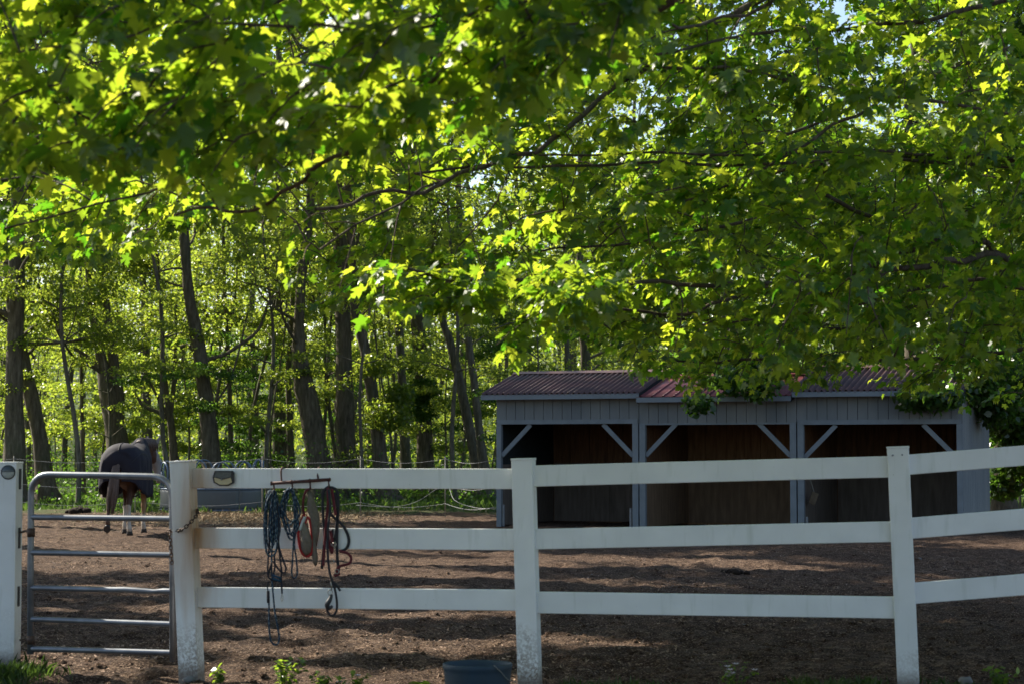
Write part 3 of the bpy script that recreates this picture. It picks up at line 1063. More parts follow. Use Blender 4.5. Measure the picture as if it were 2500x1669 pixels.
# ------------------------------------------------------------------ TUB
def tub():
    Y = 10.6
    c = P(1166, 1617, Y)
    gz = float(ground_z(c[0], Y))
    t = thing('tub', 'blue plastic tub standing before the fence at the bottom edge', 'tub', (c[0], Y, gz))
    R, top = .176, c[2]
    prof = [(.02, gz + .012), (R * .83, gz + .0), (R * .86, gz + .02), (R * .97, top - .05), (R * .985, top - .03), (R * 1.0, top - .025), (R * 1.01, top - .004), (R * .985, top), (R * .955, top - .006), (R * .93, top - .05), (R * .8, gz + .05), (.02, gz + .045)]
    n = 40
    vs, fs = [], []
    for r, z in prof:
        for k in range(n):
            a = 2 * math.pi * k / n
            wob = 1 + .012 * math.sin(2 * a + 1)
            vs.append((c[0] + r * wob * math.cos(a), Y + r * wob * math.sin(a), z))
    for i in range(len(prof) - 1):
        for k in range(n):
            fs.append((i * n + k, i * n + (k + 1) % n, (i + 1) * n + (k + 1) % n, (i + 1) * n + k))
    mb = MB(); mb.add(vs, fs)
    mb.build('bucket', ['tub'], t, True)
    s = thing('twine', 'pale loose twine trailing over the right side of the blue tub', 'twine', (c[0] + R * .6, Y - R, top))
    mb = MB()
    ang = [math.radians(v) for v in (-62, -45, -30, -18)]
    p = [(c[0] + R * 1.03 * math.cos(ang[0]), Y + R * 1.03 * math.sin(ang[0]), top + .004), (c[0] + R * 1.03 * math.cos(ang[1]), Y + R * 1.03 * math.sin(ang[1]), top - .04), (c[0] + R * 1.02 * math.cos(ang[2]), Y + R * 1.02 * math.sin(ang[2]), top - .075), (c[0] + R * 1.25, Y - .02, top - .12), (c[0] + R * 1.4, Y, gz + .01)]
    mb.tube(smooth_path(p, 20), .0016, 5)
    mb.build('strand', ['twine'], s, True)


tub()


# ------------------------------------------------------------------ SHED
PHI = math.radians(22)
SU = np.array([math.cos(PHI), -math.sin(PHI), 0]); SV = np.array([math.sin(PHI), math.cos(PHI), 0])
SO = np.array([-.30, 40.0, 0.0])


def SX(p):
    return SO + SU * p[0] + SV * p[1] + np.array([0, 0, p[2]])


def shed():
    t = thing('horse_shed', 'grey three-bay run-in shed with red and maroon metal roofs across the paddock', 'shed', SO)
    ub = [0.0, 2.92, 5.98, 9.0]
    D = 3.0
    zh = [1.98, 1.98, 1.94]           # top of the openings
    ze = [2.53, 2.45, 2.52]           # wall top at the eave
    zr = [3.02, 2.92, 3.04]           # ridge
    names = ['left', 'middle', 'right']
    # upper front walls
    for i in range(3):
        u0, u1 = ub[i] + .005, ub[i + 1] - .005
        mb = MB(SX)
        mb.box((u0, .03, zh[i]), (u1, .05, ze[i]), 1)
        k = int(round((u1 - u0) / .19)); w = (u1 - u0) / k
        for j in range(k):
            mb.box((u0 + j * w + (.0045 if j else 0), .008, zh[i] + .002), (u0 + (j + 1) * w - (.0045 if j < k - 1 else 0), .031, ze[i] - .002), 0)
        o = mb.build('front_siding', ['siding', 'groove'], t)
    # right end wall (outside siding), left end wall
    for nm, u, s in (('end_wall', 9.0, 1), ('end_wall', 0.0, -1)):
        mb = MB(SX)
        uu = (u - .05, u - .012) if s > 0 else (u + .012, u + .05)
        mb.box((uu[0], .10, -.12), (uu[1], D, 2.50), 1)
        v = .012
        while v < D - .05:
            v1 = min(v + .19, D)
            a, b = (u - .014, u + .006) if s > 0 else (u - .006, u + .014)
            mb.box((a, v + .004, -.12), (b, v1 - .004, 2.52), 0)
            v = v1
        # gable triangle
        a, b = (u - .03, u + .003) if s > 0 else (u - .003, u + .03)
        zr_ = zr[2] if s > 0 else zr[0]
        vs = [(a, 0, 2.52), (a, D, 2.52), (a, D / 2, zr_ - .06), (b, 0, 2.52), (b, D, 2.52), (b, D / 2, zr_ - .06)]
        mb.add(vs, [(0, 1, 2), (5, 4, 3), (0, 3, 4, 1), (1, 4, 5, 2), (2, 5, 3, 0)], 0)
        mb.build(nm, ['siding', 'groove'], t)
    # back wall boards
    for i in range(3):
        mb = MB(SX)
        u, ue = (ub[i] + .052, ub[i + 1] - .014) if i else (.05, ub[1] - .014)
        ue = min(ue, 8.95)
        k = 0
        mb.box((max(.05, u - .08), D + .002 + .022 * i, -.12), (min(8.95, ue + .08), D + .02 + .022 * i, 2.5), 0)
        while u < ue - .01:
            w = min(random.uniform(.14, .24), ue - u)
            mb.box((u + .004, D - .03 - .006 * (k % 2), -.12), (u + w - .004, D, 2.5), 0)
            u += w; k += 1
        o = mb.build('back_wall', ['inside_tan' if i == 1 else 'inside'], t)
        if i == 1:
            o['label'] = 'lighter tan back wall of the middle bay'
    for i in range(3):
        mb = MB(SX)
        u = ub[i] + .08
        while u < ub[i + 1] - .1:
            w = min(1.22, ub[i + 1] - .08 - u)
            mb.box((u + .003, D - .055, .02), (u + w - .003, D - .041, 1.22), 0)
            u += w
        for uu in (ub[i] + .055, ):
            mb.box((uu, .12, .02), (uu + .012, D - .06, 1.20), 0)
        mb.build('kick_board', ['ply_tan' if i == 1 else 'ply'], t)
    # partitions
    for u in ub[1:3]:
        mb = MB(SX)
        v = .1
        while v < D - .01:
            w = min(random.uniform(.15, .22), D - .002 - v)
            mb.box((u - .012, v + .003, .03), (u + .05, v + w - .003, 2.42), 0)
            v += w
        mb.build('partition', ['inside'], t)
    # posts
    for u0, u1 in ((.0, .10), (2.79, 2.908), (2.932, 3.05), (5.85, 5.968), (5.992, 6.11), (8.90, 9.0)):
        mb = MB(SX)
        i = 0 if u1 < 2.92 else 1 if u1 < 5.98 else 2
        mb.box((u0, -.012, -.05), (u1, .085, zh[i] + (.0 if i == 1 else -.0)), 0, .004)
        mb.build('post', ['trim'], t)
    # headers
    for i in (0, 2):
        mb = MB(SX)
        mb.box((ub[i] + .02, -.018, zh[i] - .002), (ub[i + 1] - .02, .006, zh[i] + .085), 0, .003)
        mb.build('header', ['trim'], t)
    mb = MB(SX)
    mb.box((ub[1] + .02, .0, zh[1] - .03), (ub[2] - .02, .03, zh[1] + .002), 0)
    mb.build('header', ['trim'], t)
    # corner trim lines between the bays
    # braces
    for i in range(3):
        z1 = zh[i] - .01
        for ua, ud in ((ub[i] + (.10 if i == 0 else .13), 1), (ub[i + 1] - (.10 if i == 2 else .13), -1)):
            mb = MB(SX)
            mb.beam((ua, .04, z1 - .60), (ua + ud * .60, .04, z1 + .0), .04, .085, side=(0, 1, 0), bev=.003)
            mb.build('brace', ['trim'], t)
    # roofs
    for i in range(3):
        ov = .30
        u0 = ub[i] - (.22 if i == 0 else -.04 if i == 1 else .02)
        u1 = ub[i + 1] + (.10 if i == 0 else -.03 if i == 1 else .06)
        zf = ze[i] + .02
        vm = D / 2
        slope = (zr[i] - zf) / (vm + ov)
        corr = i != 1
        nu = int((u1 - u0) / (.0115 if corr else .0125))
        us = np.linspace(u0, u1, nu)
        if corr:
            pr = .028 * np.sin(us / .112 * 2 * math.pi)
        else:
            ph = ((us - u0) % .215) / .215
            pr = np.clip(1 - np.abs(ph - .5) / .10, 0, 1); pr = np.clip(pr * 1.8, 0, 1) * .024
        vs_ = [-ov, vm, D + ov]
        V = []
        for v in vs_:
            z = zf + slope * (vm + ov - abs(v - vm)) + .004
            for u, p in zip(us, pr):
                V.append(SX((u, v, z + p)))
        Fs = []
        for r in range(2):
            for k in range(nu - 1):
                Fs.append((r * nu + k, r * nu + k + 1, (r + 1) * nu + k + 1, (r + 1) * nu + k))
        o = arr_mesh('roof', V, Fs, 'roof_dark' if corr else 'roof_red', t, True)
        sm = o.modifiers.new('thick', 'SOLIDIFY'); sm.thickness = .004
        o['label'] = ['corrugated dark maroon roof over the left bay', 'red ribbed metal roof over the middle bay', 'corrugated dark maroon roof over the right bay'][i]
        zt = zf + slope * (vm + ov)
        # ridge cap
        mb = MB(SX)
        for s in (-1, 1):
            mb.add([(u0, vm, zt + .045), (u1, vm, zt + .045), (u1, vm + s * .16, zt + .045 - .16 * slope - .012), (u0, vm + s * .16, zt + .045 - .16 * slope - .012)], [(0, 1, 2, 3) if s < 0 else (3, 2, 1, 0)])
        rc = mb.build('ridge_cap', ['roof_dark' if corr else 'roof_red'], o)
        sm = rc.modifiers.new('thick', 'SOLIDIFY'); sm.thickness = .004
        # fascia, rakes
        mb = MB(SX)
        mb.box((u0 + .005, -ov + .005, zf - .10), (u1 - .005, -ov + .03, zf - .006), 0, .002)
        mb.build('fascia', ['trim'], t)
        for uu in (u0 + .02, u1 - .02):
            mb = MB(SX)
            for s in (0, 1):
                va, vb = (-ov + .035, vm) if s == 0 else (vm, D + ov - .035)
                za = zf + slope * (vm + ov - abs(va - vm)); zb = zf + slope * (vm + ov - abs(vb - vm))
                mb.beam((uu, va, za - .07), (uu, vb, zb - .07), .025, .11, side=(1, 0, 0))
            mb.build('rake_board', ['groove'], t)
        for k in range(6):
            mb = MB(SX)
            uu = ub[i] + .12 + k * (ub[i + 1] - ub[i] - .24) / 5
            for s in (0, 1):
                va, vb = (-ov + .04, vm - .01) if s == 0 else (vm + .01, D + ov - .04)
                za = zf + slope * (vm + ov - abs(va - vm)); zb = zf + slope * (vm + ov - abs(vb - vm))
                mb.beam((uu, va, za - .075), (uu, vb, zb - .075), .04, .09, side=(1, 0, 0))
            mb.build('rafter', ['inside'], t)
    # white stakes at the feet of the posts
    for u, h in ((.13, .42), (2.74, .38), (6.15, .25)):
        mb = MB(SX)
        mb.box((u - .02, .02, 0), (u + .02, .06, h), 0, .003)
        mb.build('rail_stub', ['wire'], t)
    # block on a cord inside the right bay
    b = SX((6.22, .35, .62))
    h = thing('hanging_block', 'small tan block on a cord inside the right bay of the shed', 'block', b)
    mb = MB()
    mb.tube(smooth_path([SX((6.12, .36, 1.25)), SX((6.14, .36, .95)), SX((6.22, .35, .68))], 10), .006, 6)
    mb.build('cord', ['twine'], h, True)
    mb = MB()
    a, c = SX((6.24, .35, .69)), SX((6.16, .35, .48))
    mb.beam(a, c, .05, .13, side=(0, 1, 0), bev=.006)
    mb.build('block', ['tag'], h)


shed()


# ------------------------------------------------------------------ HAY FEEDER
def feeder():
    Y = 51.5
    c = P(518, 1150, Y); cx = c[0]
    gz = float(gbase(cx, Y)) - .02
    R = 1.28
    t = thing('hay_feeder', 'blue-grey round hay feeder ring with hooped top rails behind the fence', 'feeder', (cx, Y, gz))
    # sheet skirt made of three panels
    for k in range(3):
        a0 = math.radians(190 + k * 120); a1 = a0 + math.radians(119)
        vs, fs = [], []
        n = 26
        for i in range(n + 1):
            a = a0 + (a1 - a0) * i / n
            for z in (.03, .12, .30, .48, .55):
                rr = R + (.012 if z in (.12, .48) else 0)
                vs.append((cx + rr * math.cos(a), Y + rr * math.sin(a), gz + z))
        for i in range(n):
            for j in range(4):
                fs.append((i * 5 + j, (i + 1) * 5 + j, (i + 1) * 5 + j + 1, i * 5 + j + 1))
        mb = MB(); mb.add(vs, fs)
        o = mb.build('sheet_panel', ['feeder_sheet'], t, True)
        sm = o.modifiers.new('thick', 'SOLIDIFY'); sm.thickness = .006
    mb = MB()
    for z in (.04, .56):
        mb.tube([(cx + R * math.cos(a), Y + R * math.sin(a), gz + z) for a in np.linspace(0, 2 * math.pi, 60, endpoint=False)], .02, 8, closed=True)
    mb.build('ring_rail', ['feeder_tube'], t, True)
    n = 14
    for k in range(n):
        a = 2 * math.pi * (k + .2) / n
        w = math.pi / n * .74
        p = []
        top = 1.245 + .035 * math.sin(k * 2.1)
        p.append((a - w, .57)); p.append((a - w, top - .22))
        for q in np.linspace(180, 0, 9):
            p.append((a + w * math.cos(math.radians(q)), top - .22 + .22 * math.sin(math.radians(q))))
        p.append((a + w, top - .22)); p.append((a + w, .57))
        mb = MB()
        mb.tube([(cx + R * math.cos(b), Y + R * math.sin(b), gz + z) for b, z in p], .021, 8)
        mb.build('hoop', ['feeder_tube'], t, True)


feeder()


# ------------------------------------------------------------------ ROPE FENCE BEHIND
def rope_fence():
    pts = [(-150, 49.0), (33, 48.5), (330, 48.0), (640, 47.5), (880, 47.0), (1087, 46.0), (1212, 43.0)]
    base = []
    for px, Y in pts:
        x = P(px, 1200, Y)[0]
        base.append(np.array([x, Y, float(gbase(x, Y))]))
    t = thing('rope_fence', 'thin white electric rope fence strung along the back of the paddock', 'fence', base[1])
    for b in base[:-1]:
        mb = MB()
        mb.tube([b - np.array([0, 0, .1]), b + np.array([0, 0, 1.36])], .014, 6)
        for z in (.3, .72, 1.3):
            mb.tube([b + np.array([0, -.03, z]), b + np.array([0, .02, z])], .016, 6)
        mb.build('post', ['twine'], t, True)
    for z in (.30, .72, 1.30):
        mb = MB()
        path = []
        for a, b in zip(base[:-1], base[1:]):
            for k in np.linspace(0, 1, 8, endpoint=False):
                path.append(a * (1 - k) + b * k + np.array([0, -.03, z - .10 * math.sin(math.pi * k)]))
        path.append(base[-1] + np.array([0, -.03, z]))
        mb.tube(path, .0045, 5)
        mb.build('rope', ['wire'], t, True)
    mb = MB()   # slack rope looped up to a post
    b = base[5]
    mb.tube(smooth_path([P(870, 1232, 46.6), P(960, 1236, 46.4), P(1020, 1222, 46.2), b + np.array([0, -.03, .72]), P(1110, 1220, 45), P(1160, 1238, 44.5), P(1212, 1241, 43)], 40), .0055, 5)
    mb.build('slack_rope', ['wire'], t, True)


rope_fence()


# ------------------------------------------------------------------ HORSE
def remeshed(mb, voxel, it):
    me = bpy.data.meshes.new('tmp'); me.from_pydata(mb.v, [], mb.f); me.update()
    o = bpy.data.objects.new('tmp', me); COL.objects.link(o)
    r = o.modifiers.new('r', 'REMESH'); r.mode = 'VOXEL'; r.voxel_size = voxel
    s = o.modifiers.new('s', 'SMOOTH'); s.factor = .5; s.iterations = it
    dg = bpy.context.evaluated_depsgraph_get()
    out = bpy.data.meshes.new_from_object(o.evaluated_get(dg))
    bpy.data.objects.remove(o)
    return out


def ell_tube(mb, st, sides=20, n=40):
    """stations (x,y,z, rx, rz): ellipses swept along the path (rx sideways along local X)"""
    st = smooth_path(np.array(st, float), n)
    p = st[:, :3]
    tg = norm(np.gradient(p, axis=0))
    X = np.array([1.0, 0, 0])
    vs, fs = [], []
    for i in range(n):
        s = norm(X - tg[i] * X.dot(tg[i]))
        u = np.cross(s, tg[i])
        for k in range(sides):
            a = 2 * math.pi * k / sides
            vs.append(p[i] + s * st[i, 3] * math.cos(a) + u * st[i, 4] * math.sin(a))
    for i in range(n - 1):
        for k in range(sides):
            fs.append((i * sides + k, i * sides + (k + 1) % sides, (i + 1) * sides + (k + 1) % sides, (i + 1) * sides + k))
    fs.append(tuple(range(sides))[::-1]); fs.append(tuple((n - 1) * sides + k for k in range(sides)))
    mb.add(vs, fs)


def horse():
    Y = 35.6
    c = P(296, 1304, Y)
    heading = math.radians(-2)
    # origin of the horse = below the middle of its body; hind feet sit 0.55 m behind it
    fw = np.array([-math.sin(heading), math.cos(heading), 0])
    o0 = np.array([c[0], Y, float(gbase(c[0], Y))]) + fw * .52
    t = thing('horse', 'chestnut horse in a dark blanket seen from behind, one hind hoof lifted', 'horse', o0, heading)
    mb = MB()
    ell_tube(mb, [(0, -.74, 1.20, .10, .12), (0, -.70, 1.20, .20, .22), (0, -.55, 1.21, .285, .31), (0, -.35, 1.20, .31, .345), (0, -.1, 1.16, .285, .345), (0, .2, 1.12, .275, .375), (0, .45, 1.13, .25, .40), (0, .62, 1.15, .20, .38), (0, .76, 1.15, .15, .26), (0, .82, 1.15, .06, .12)])
    ell_tube(mb, [(0, .42, 1.22, .16, .32), (0, .70, 1.34, .13, .27), (0, 1.0, 1.46, .095, .20), (.04, 1.25, 1.50, .08, .155), (.09, 1.42, 1.47, .075, .12), (.11, 1.50, 1.44, .05, .07)])
    ell_tube(mb, [(.09, 1.36, 1.50, .06, .07), (.11, 1.44, 1.43, .095, .13), (.14, 1.51, 1.30, .10, .135), (.17, 1.57, 1.14, .075, .10), (.19, 1.61, 1.00, .06, .075), (.20, 1.63, .92, .058, .065), (.205, 1.64, .88, .035, .04)], 16, 30)
    for s in (-1, 1):   # ears
        ell_tube(mb, [(.11 + s * .05, 1.40, 1.51, .04, .035), (.13 + s * .08, 1.39, 1.62, .042, .034), (.16 + s * .12, 1.37, 1.745, .018, .018)], 8, 10)
    # right hind: carrying weight
    ell_tube(mb, [(.15, -.42, 1.18, .15, .24), (.165, -.38, .98, .135, .20), (.16, -.40, .84, .095, .14), (.15, -.52, .68, .062, .085), (.145, -.60, .55, .05, .066), (.145, -.59, .42, .038, .044), (.145, -.575, .22, .034, .038), (.145, -.56, .15, .043, .048), (.145, -.52, .07, .045, .045)])
    # left hind: lifted, pushing off
    ell_tube(mb, [(-.15, -.42, 1.18, .15, .24), (-.165, -.42, .98, .135, .20), (-.16, -.50, .84, .095, .14), (-.155, -.68, .70, .062, .085), (-.155, -.78, .60, .05, .066), (-.155, -.82, .48, .038, .044), (-.155, -.88, .30, .034, .038), (-.155, -.89, .24, .043, .048), (-.155, -.85, .16, .045, .045)])
    # fore legs
    ell_tube(mb, [(.14, .50, 1.05, .10, .18), (.16, .48, .90, .085, .12), (.165, .50, .74, .06, .078), (.165, .51, .55, .046, .052), (.165, .51, .49, .052, .056), (.165, .505, .40, .036, .04), (.165, .50, .22, .031, .036), (.165, .505, .15, .040, .045), (.165, .54, .07, .043, .043)])
    ell_tube(mb, [(-.14, .50, 1.05, .10, .18), (-.14, .42, .90, .085, .12), (-.12, .36, .74, .06, .078), (-.11, .30, .55, .046, .052), (-.11, .28, .49, .052, .056), (-.11, .26, .40, .036, .04), (-.11, .22, .22, .031, .036), (-.11, .22, .15, .040, .045), (-.11, .25, .07, .043, .043)])
    me = remeshed(mb, .017, 5)
    npoly = len(me.polygons)
    cen = np.empty(npoly * 3); me.polygons.foreach_get('center', cen); cen = cen.reshape(-1, 3)
    z = cen[:, 2] + N1(cen[:, 0] * 12, cen[:, 1] * 12 + cen[:, 2] * 9) * .08
    mi = np.zeros(npoly, int)
    mi[z < .50] = 1
    mi[(cen[:, 0] < -.05) & (cen[:, 1] < -.3) & (z < .5)] = 0      # lifted hind leg stays dark
    mi[(cen[:, 0] > .05) & (cen[:, 1] > .3) & (cen[:, 1] < .8) & (cen[:, 2] < .85) & (z > .38)] = 2
    mi[(cen[:, 1] > 1.40) & (z < 1.50)] = 3
    mi[(cen[:, 1] > 1.3) & (cen[:, 2] > 1.56)] = 3
    me.polygons.foreach_set('material_index', mi.astype(np.int32))
    body = link_mesh('body', me, ['chestnut', 'sock', 'tanleg', 'grey_face'], t, True)
    # hooves
    def hoof(cx, cy, cz, tilt):
        m_ = MB()
        ring = 14
        R_ = Matrix.Rotation(tilt, 3, 'X')
        vs = []
        for zz, r, dy in ((.085, .043, 0), (.04, .052, .012), (0, .060, .025), (.004, .045, .025)):
            for k in range(ring):
                a = 2 * math.pi * k / ring
                v = R_ @ Vector((r * math.cos(a), dy + r * 1.12 * math.sin(a), zz - .085))
                vs.append((cx + v.x, cy + v.y, cz + v.z))
        fs = [(i * ring + k, i * ring + (k + 1) % ring, (i + 1) * ring + (k + 1) % ring, (i + 1) * ring + k) for i in range(3) for k in range(ring)]
        fs.append(tuple(3 * ring + k for k in range(ring)))
        m_.add(vs, fs)
        m_.build('hoof', ['hoof'], t, True, local=True)
    hoof(.145, -.52, .085, 0); hoof(.165, .54, .085, 0); hoof(-.11, .25, .085, 0)
    hoof(-.155, -.86, .175, math.radians(-68))
    # tail: many tapering locks
    mb = MB()
    r_ = random.Random(5)
    for k in range(30):
        ox, oy = r_.uniform(-.05, .05), r_.uniform(-.03, .03)
        ln = r_.uniform(.36, .52)
        p = [(ox * .3, -.74, 1.33), (ox * .8 - .02, -.82, 1.24), (ox - .04, -.86 + oy, 1.05), (ox * 1.4 - .07, -.86 + oy * 1.6, .80), (ox * 1.5 - .10 + r_.uniform(-.02, .02), -.84 + oy * 2, .60), (ox * 1.1 - .12, -.83 + oy * 2, ln)]
        mb.tube(smooth_path(p, 18), np.interp(np.linspace(0, 1, 18), [0, .3, .7, 1], [.02, .032, .028, .004]), 6)
    mb.build('tail', ['tail'], t, True, local=True)
    mb = MB()
    for k in range(14):
        f = k / 13
        y = .62 + f * .78; z0 = 1.62 + .07 * math.sin(f * 2.0) - .02 * f
        dx = max(0, y - 1.0) * .28
        p = [(dx, y, z0), (dx + .05, y - .01, z0 + .0), (dx + .10, y - .02, z0 - .08), (dx + .105, y, z0 - .20)]
        mb.tube(smooth_path(p, 10), np.interp(np.linspace(0, 1, 10), [0, .5, 1], [.022, .028, .004]), 6)
    mb.build('mane', ['tail'], t, True, local=True)
    # blanket: open-bottomed shell of arches
    st = [  # y, top z, half width, hem z
        (-.83, 1.38, .20, .94), (-.80, 1.47, .29, .90), (-.68, 1.555, .35, .80), (-.45, 1.60, .37, .70), (-.15, 1.575, .37, .66), (.2, 1.565, .345, .66), (.5, 1.60, .31, .66), (.68, 1.63, .26, .74), (.78, 1.66, .21, .95), (.90, 1.70, .17, 1.12), (1.02, 1.71, .145, 1.24), (1.08, 1.71, .135, 1.28)]
    st = smooth_path(np.array([(s[0], s[1], s[2], s[3]) for s in st]), 56)
    n = 36
    vs, fs = [], []
    for i, (y, zt, hw, zb) in enumerate(st):
        for k in range(n + 1):
            u = k / n * 2 - 1                   # -1 left hem .. 1 right hem
            au = abs(u)
            if au < .55:
                a = au / .55 * math.pi / 2
                x = hw * math.sin(a) ** .9 if a > 0 else 0; zz = zt - (min(.34, (zt - zb) * .6)) * (1 - math.cos(a))
            else:
                f = (au - .55) / .45
                x = hw * (1 + .05 * math.sin(f * 2.6)); ztop = zt - min(.34, (zt - zb) * .6); zz = ztop + (zb - ztop) * f
            fold = .020 * math.sin(y * 17 + u * 3 + 1.7 * math.sin(u * 5)) * max(0, au - .25) + .010 * math.sin(y * 31 + u * 9) * au
            x = (x + fold) * (1 if u >= 0 else -1)
            vs.append((x, y + .025 * math.sin(u * 9) * (1 if i < 3 else 0), zz + .012 * math.sin(y * 11) * (1 if au > .9 else 0)))
    for i in range(len(st) - 1):
        for k in range(n):
            a = i * (n + 1) + k
            fs.append((a, a + 1, a + n + 2, a + n + 1))
    # rear flap closing the rump above the tail
    base = len(vs)
    for k in range(n + 1):
        v = vs[k]
        vs.append((v[0] * .35, -.86, min(v[2], 1.36) * .25 + 1.10 * .75 if abs(k / n * 2 - 1) < .6 else v[2]))
    for k in range(n):
        fs.append((k + 1, k, base + k, base + k + 1))
    mb = MB(); mb.add(vs, fs)
    bl = mb.build('blanket', ['blanket'], t, True, local=True)
    sm = bl.modifiers.new('thick', 'SOLIDIFY'); sm.thickness = .012
    mb = MB()   # seams lying on the cloth
    for k_, i0, i1 in ((n // 2, 2, 46), (n // 2 - 7, 2, 26), (n // 2 + 7, 2, 26)):
        mb.tube([(vs[i * (n + 1) + k_][0], vs[i * (n + 1) + k_][1], vs[i * (n + 1) + k_][2] + .006) for i in range(i0, i1)], .0045, 5)
    mb.build('seam', ['strap'], bl, True, local=True)
    for s in (-1, 1):
        mb = MB()
        mb.tube(smooth_path([(s * .33, -.70, .86), (s * .30, -.62, .70), (s * .12, -.45, .66), (s * .05, -.2, .66)], 16), .011, 6)
        mb.build('leg_strap', ['strap'], bl, True, local=True)


horse()

# ------------------------------------------------------------------ MANURE, STONES
def lumps(name, label, cat, px, py, parts, m, size, flat=.6):
    Y = CAMZ * F / (py - HZ)
    c = P(px, py, Y); gz = float(ground_z(c[0], Y))
    r_ = random.Random(int(px))
    bm = bmesh.new()
    for k in range(parts):
        s = size * r_.uniform(.45, 1)
        mt = Matrix.Translation((c[0] + r_.gauss(0, size * 1.15) * (parts > 1), Y + r_.gauss(0, size * 1.1) * (parts > 1), gz + s * flat * .45)) @ Matrix.Rotation(r_.uniform(0, 6), 4, 'Z') @ Matrix.Diagonal((s, s * r_.uniform(.7, 1.1), s * flat, 1))
        g = bmesh.ops.create_icosphere(bm, subdivisions=2, radius=1, matrix=mt)
        for v in g['verts']:
            v.co += Vector((r_.gauss(0, 1), r_.gauss(0, 1), r_.gauss(0, 1))) * s * .07
    me = bpy.data.meshes.new(name)
    bm.to_mesh(me); bm.free()
    o = link_mesh(name, me, m, None, True)
    o.data.transform(Matrix.Translation((-c[0], -Y, -gz))); o.location = (c[0], Y, gz)
    props(o, label, cat)


lumps('manure_pile', 'dark manure pile on the paddock dirt between the second and third fence posts', 'manure', 1785, 1394, 16, 'manure', .062, .8)
lumps('manure_pile', 'dark manure heap behind the gate, left of the horse', 'manure', 185, 1250, 9, 'manure', .15, .8)
lumps('stone', 'grey stone half buried right of the third fence post', 'stone', 2358, 1662, 1, 'stone', .055)
lumps('stone', 'pale stone at the foot of the post the gate is chained to', 'stone', 462, 1652, 1, 'stone', .05)
lumps('stone', 'small pale stone farther off on the dirt just right of the third post', 'stone', 2245, 1362, 1, 'stone', .06)

# stick lying on the dirt
mb = MB()
Ys = CAMZ * F / (1520 - HZ)
pts = [P(1700, 1512, Ys), P(1760, 1518, Ys), P(1822, 1526, Ys * .985)]
pts = [np.array([p[0], p[1], float(ground_z(p[0], p[1])) + .015]) for p in pts]
mb.tube(smooth_path(pts, 12), np.linspace(.008, .003, 12), 6)
props(mb.build('stick', ['twine'], None, True), 'thin pale stick lying on the dirt beyond the bottom rail', 'stick')


# ------------------------------------------------------------------ WEEDS
def weed(name, label, cat, px, py, Y, h, n, spread, flowers=0, size=.035):
    base = P(px, py, Y); gz = float(ground_z(base[0], Y))
    b = np.array([base[0], Y, gz])
    t = thing(name, label, cat, b)
    st = Arr()
    pos, ax, nr = [], [], []
    tips = []
    for k in range(n):
        a = RNG.uniform(0, 2 * math.pi); r = spread * RNG.uniform(.2, 1)
        hh = h * RNG.uniform(.5, 1)
        e = b + np.array([math.cos(a) * r, math.sin(a) * r * .6, hh])
        p = smooth_path([b + np.array([math.cos(a) * .02, math.sin(a) * .02, -.01]), (b + e) / 2 + np.array([0, 0, hh * .12]), e], 8)
        st.tube(p, np.linspace(.003, .0015, 8), 5)
        tips.append(e)
        for q in p[2:]:
            for s in range(2):
                d = RNG.normal(size=3); d[2] = d[2] * .3 + .1
                pos.append(q); ax.append(d); nr.append(np.array([0, 0, 1.0]) + RNG.normal(size=3) * .35)
    st.build('stem', 'stem', t)
    pos = np.array(pos)
    V, Fs, tn = leaves(pos, np.array(ax), np.array(nr), RNG.uniform(.6, 1.3, len(pos)) * size, OAK_V, OAK_F)
    arr_mesh('foliage', V, Fs, 'weed_leaf', t, False, tn)
    for e in tips[:flowers]:
        mb = MB()
        for k in range(7):
            a = 2 * math.pi * k / 7
            d = np.array([math.cos(a), math.sin(a), .5]); s = np.array([-math.sin(a), math.cos(a), 0])
            mb.add([e, e + d * .012 + s * .008, e + d * .024, e + d * .012 - s * .008], [(0, 1, 2, 3)])
        mb.build('flower', ['petal'], t)


weed('weed', 'low leafy green weed below the bottom rail, under the hanging ropes', 'weed', 690, 1668, 12.1, .20, 12, .16)
weed('weed', 'small sparse weed below the hanging bridle, right of the leafy one', 'weed', 790, 1672, 12.0, .13, 8, .14)
weed('weed', 'weed with a few pale leaves halfway between the ropes and the blue tub', 'weed', 865, 1668, 12.1, .15, 8, .10, 2)
weed('weed', 'tiny weed beside the foot of the chained gate post', 'weed', 540, 1655, 12.4, .10, 5, .05)
weed('flowering_weed', 'weed with pale pink flower heads between the second and third posts', 'weed', 1790, 1672, 12.0, .20, 14, .16, 9, .026)
weed('weed', 'dark green weed right of the third fence post', 'weed', 2440, 1665, 12.1, .16, 10, .12, 2)
weed('weed', 'single bright green blade-like sprout left of the blue tub', 'weed', 1022, 1668, 12.0, .06, 2, .02, 0, .06)


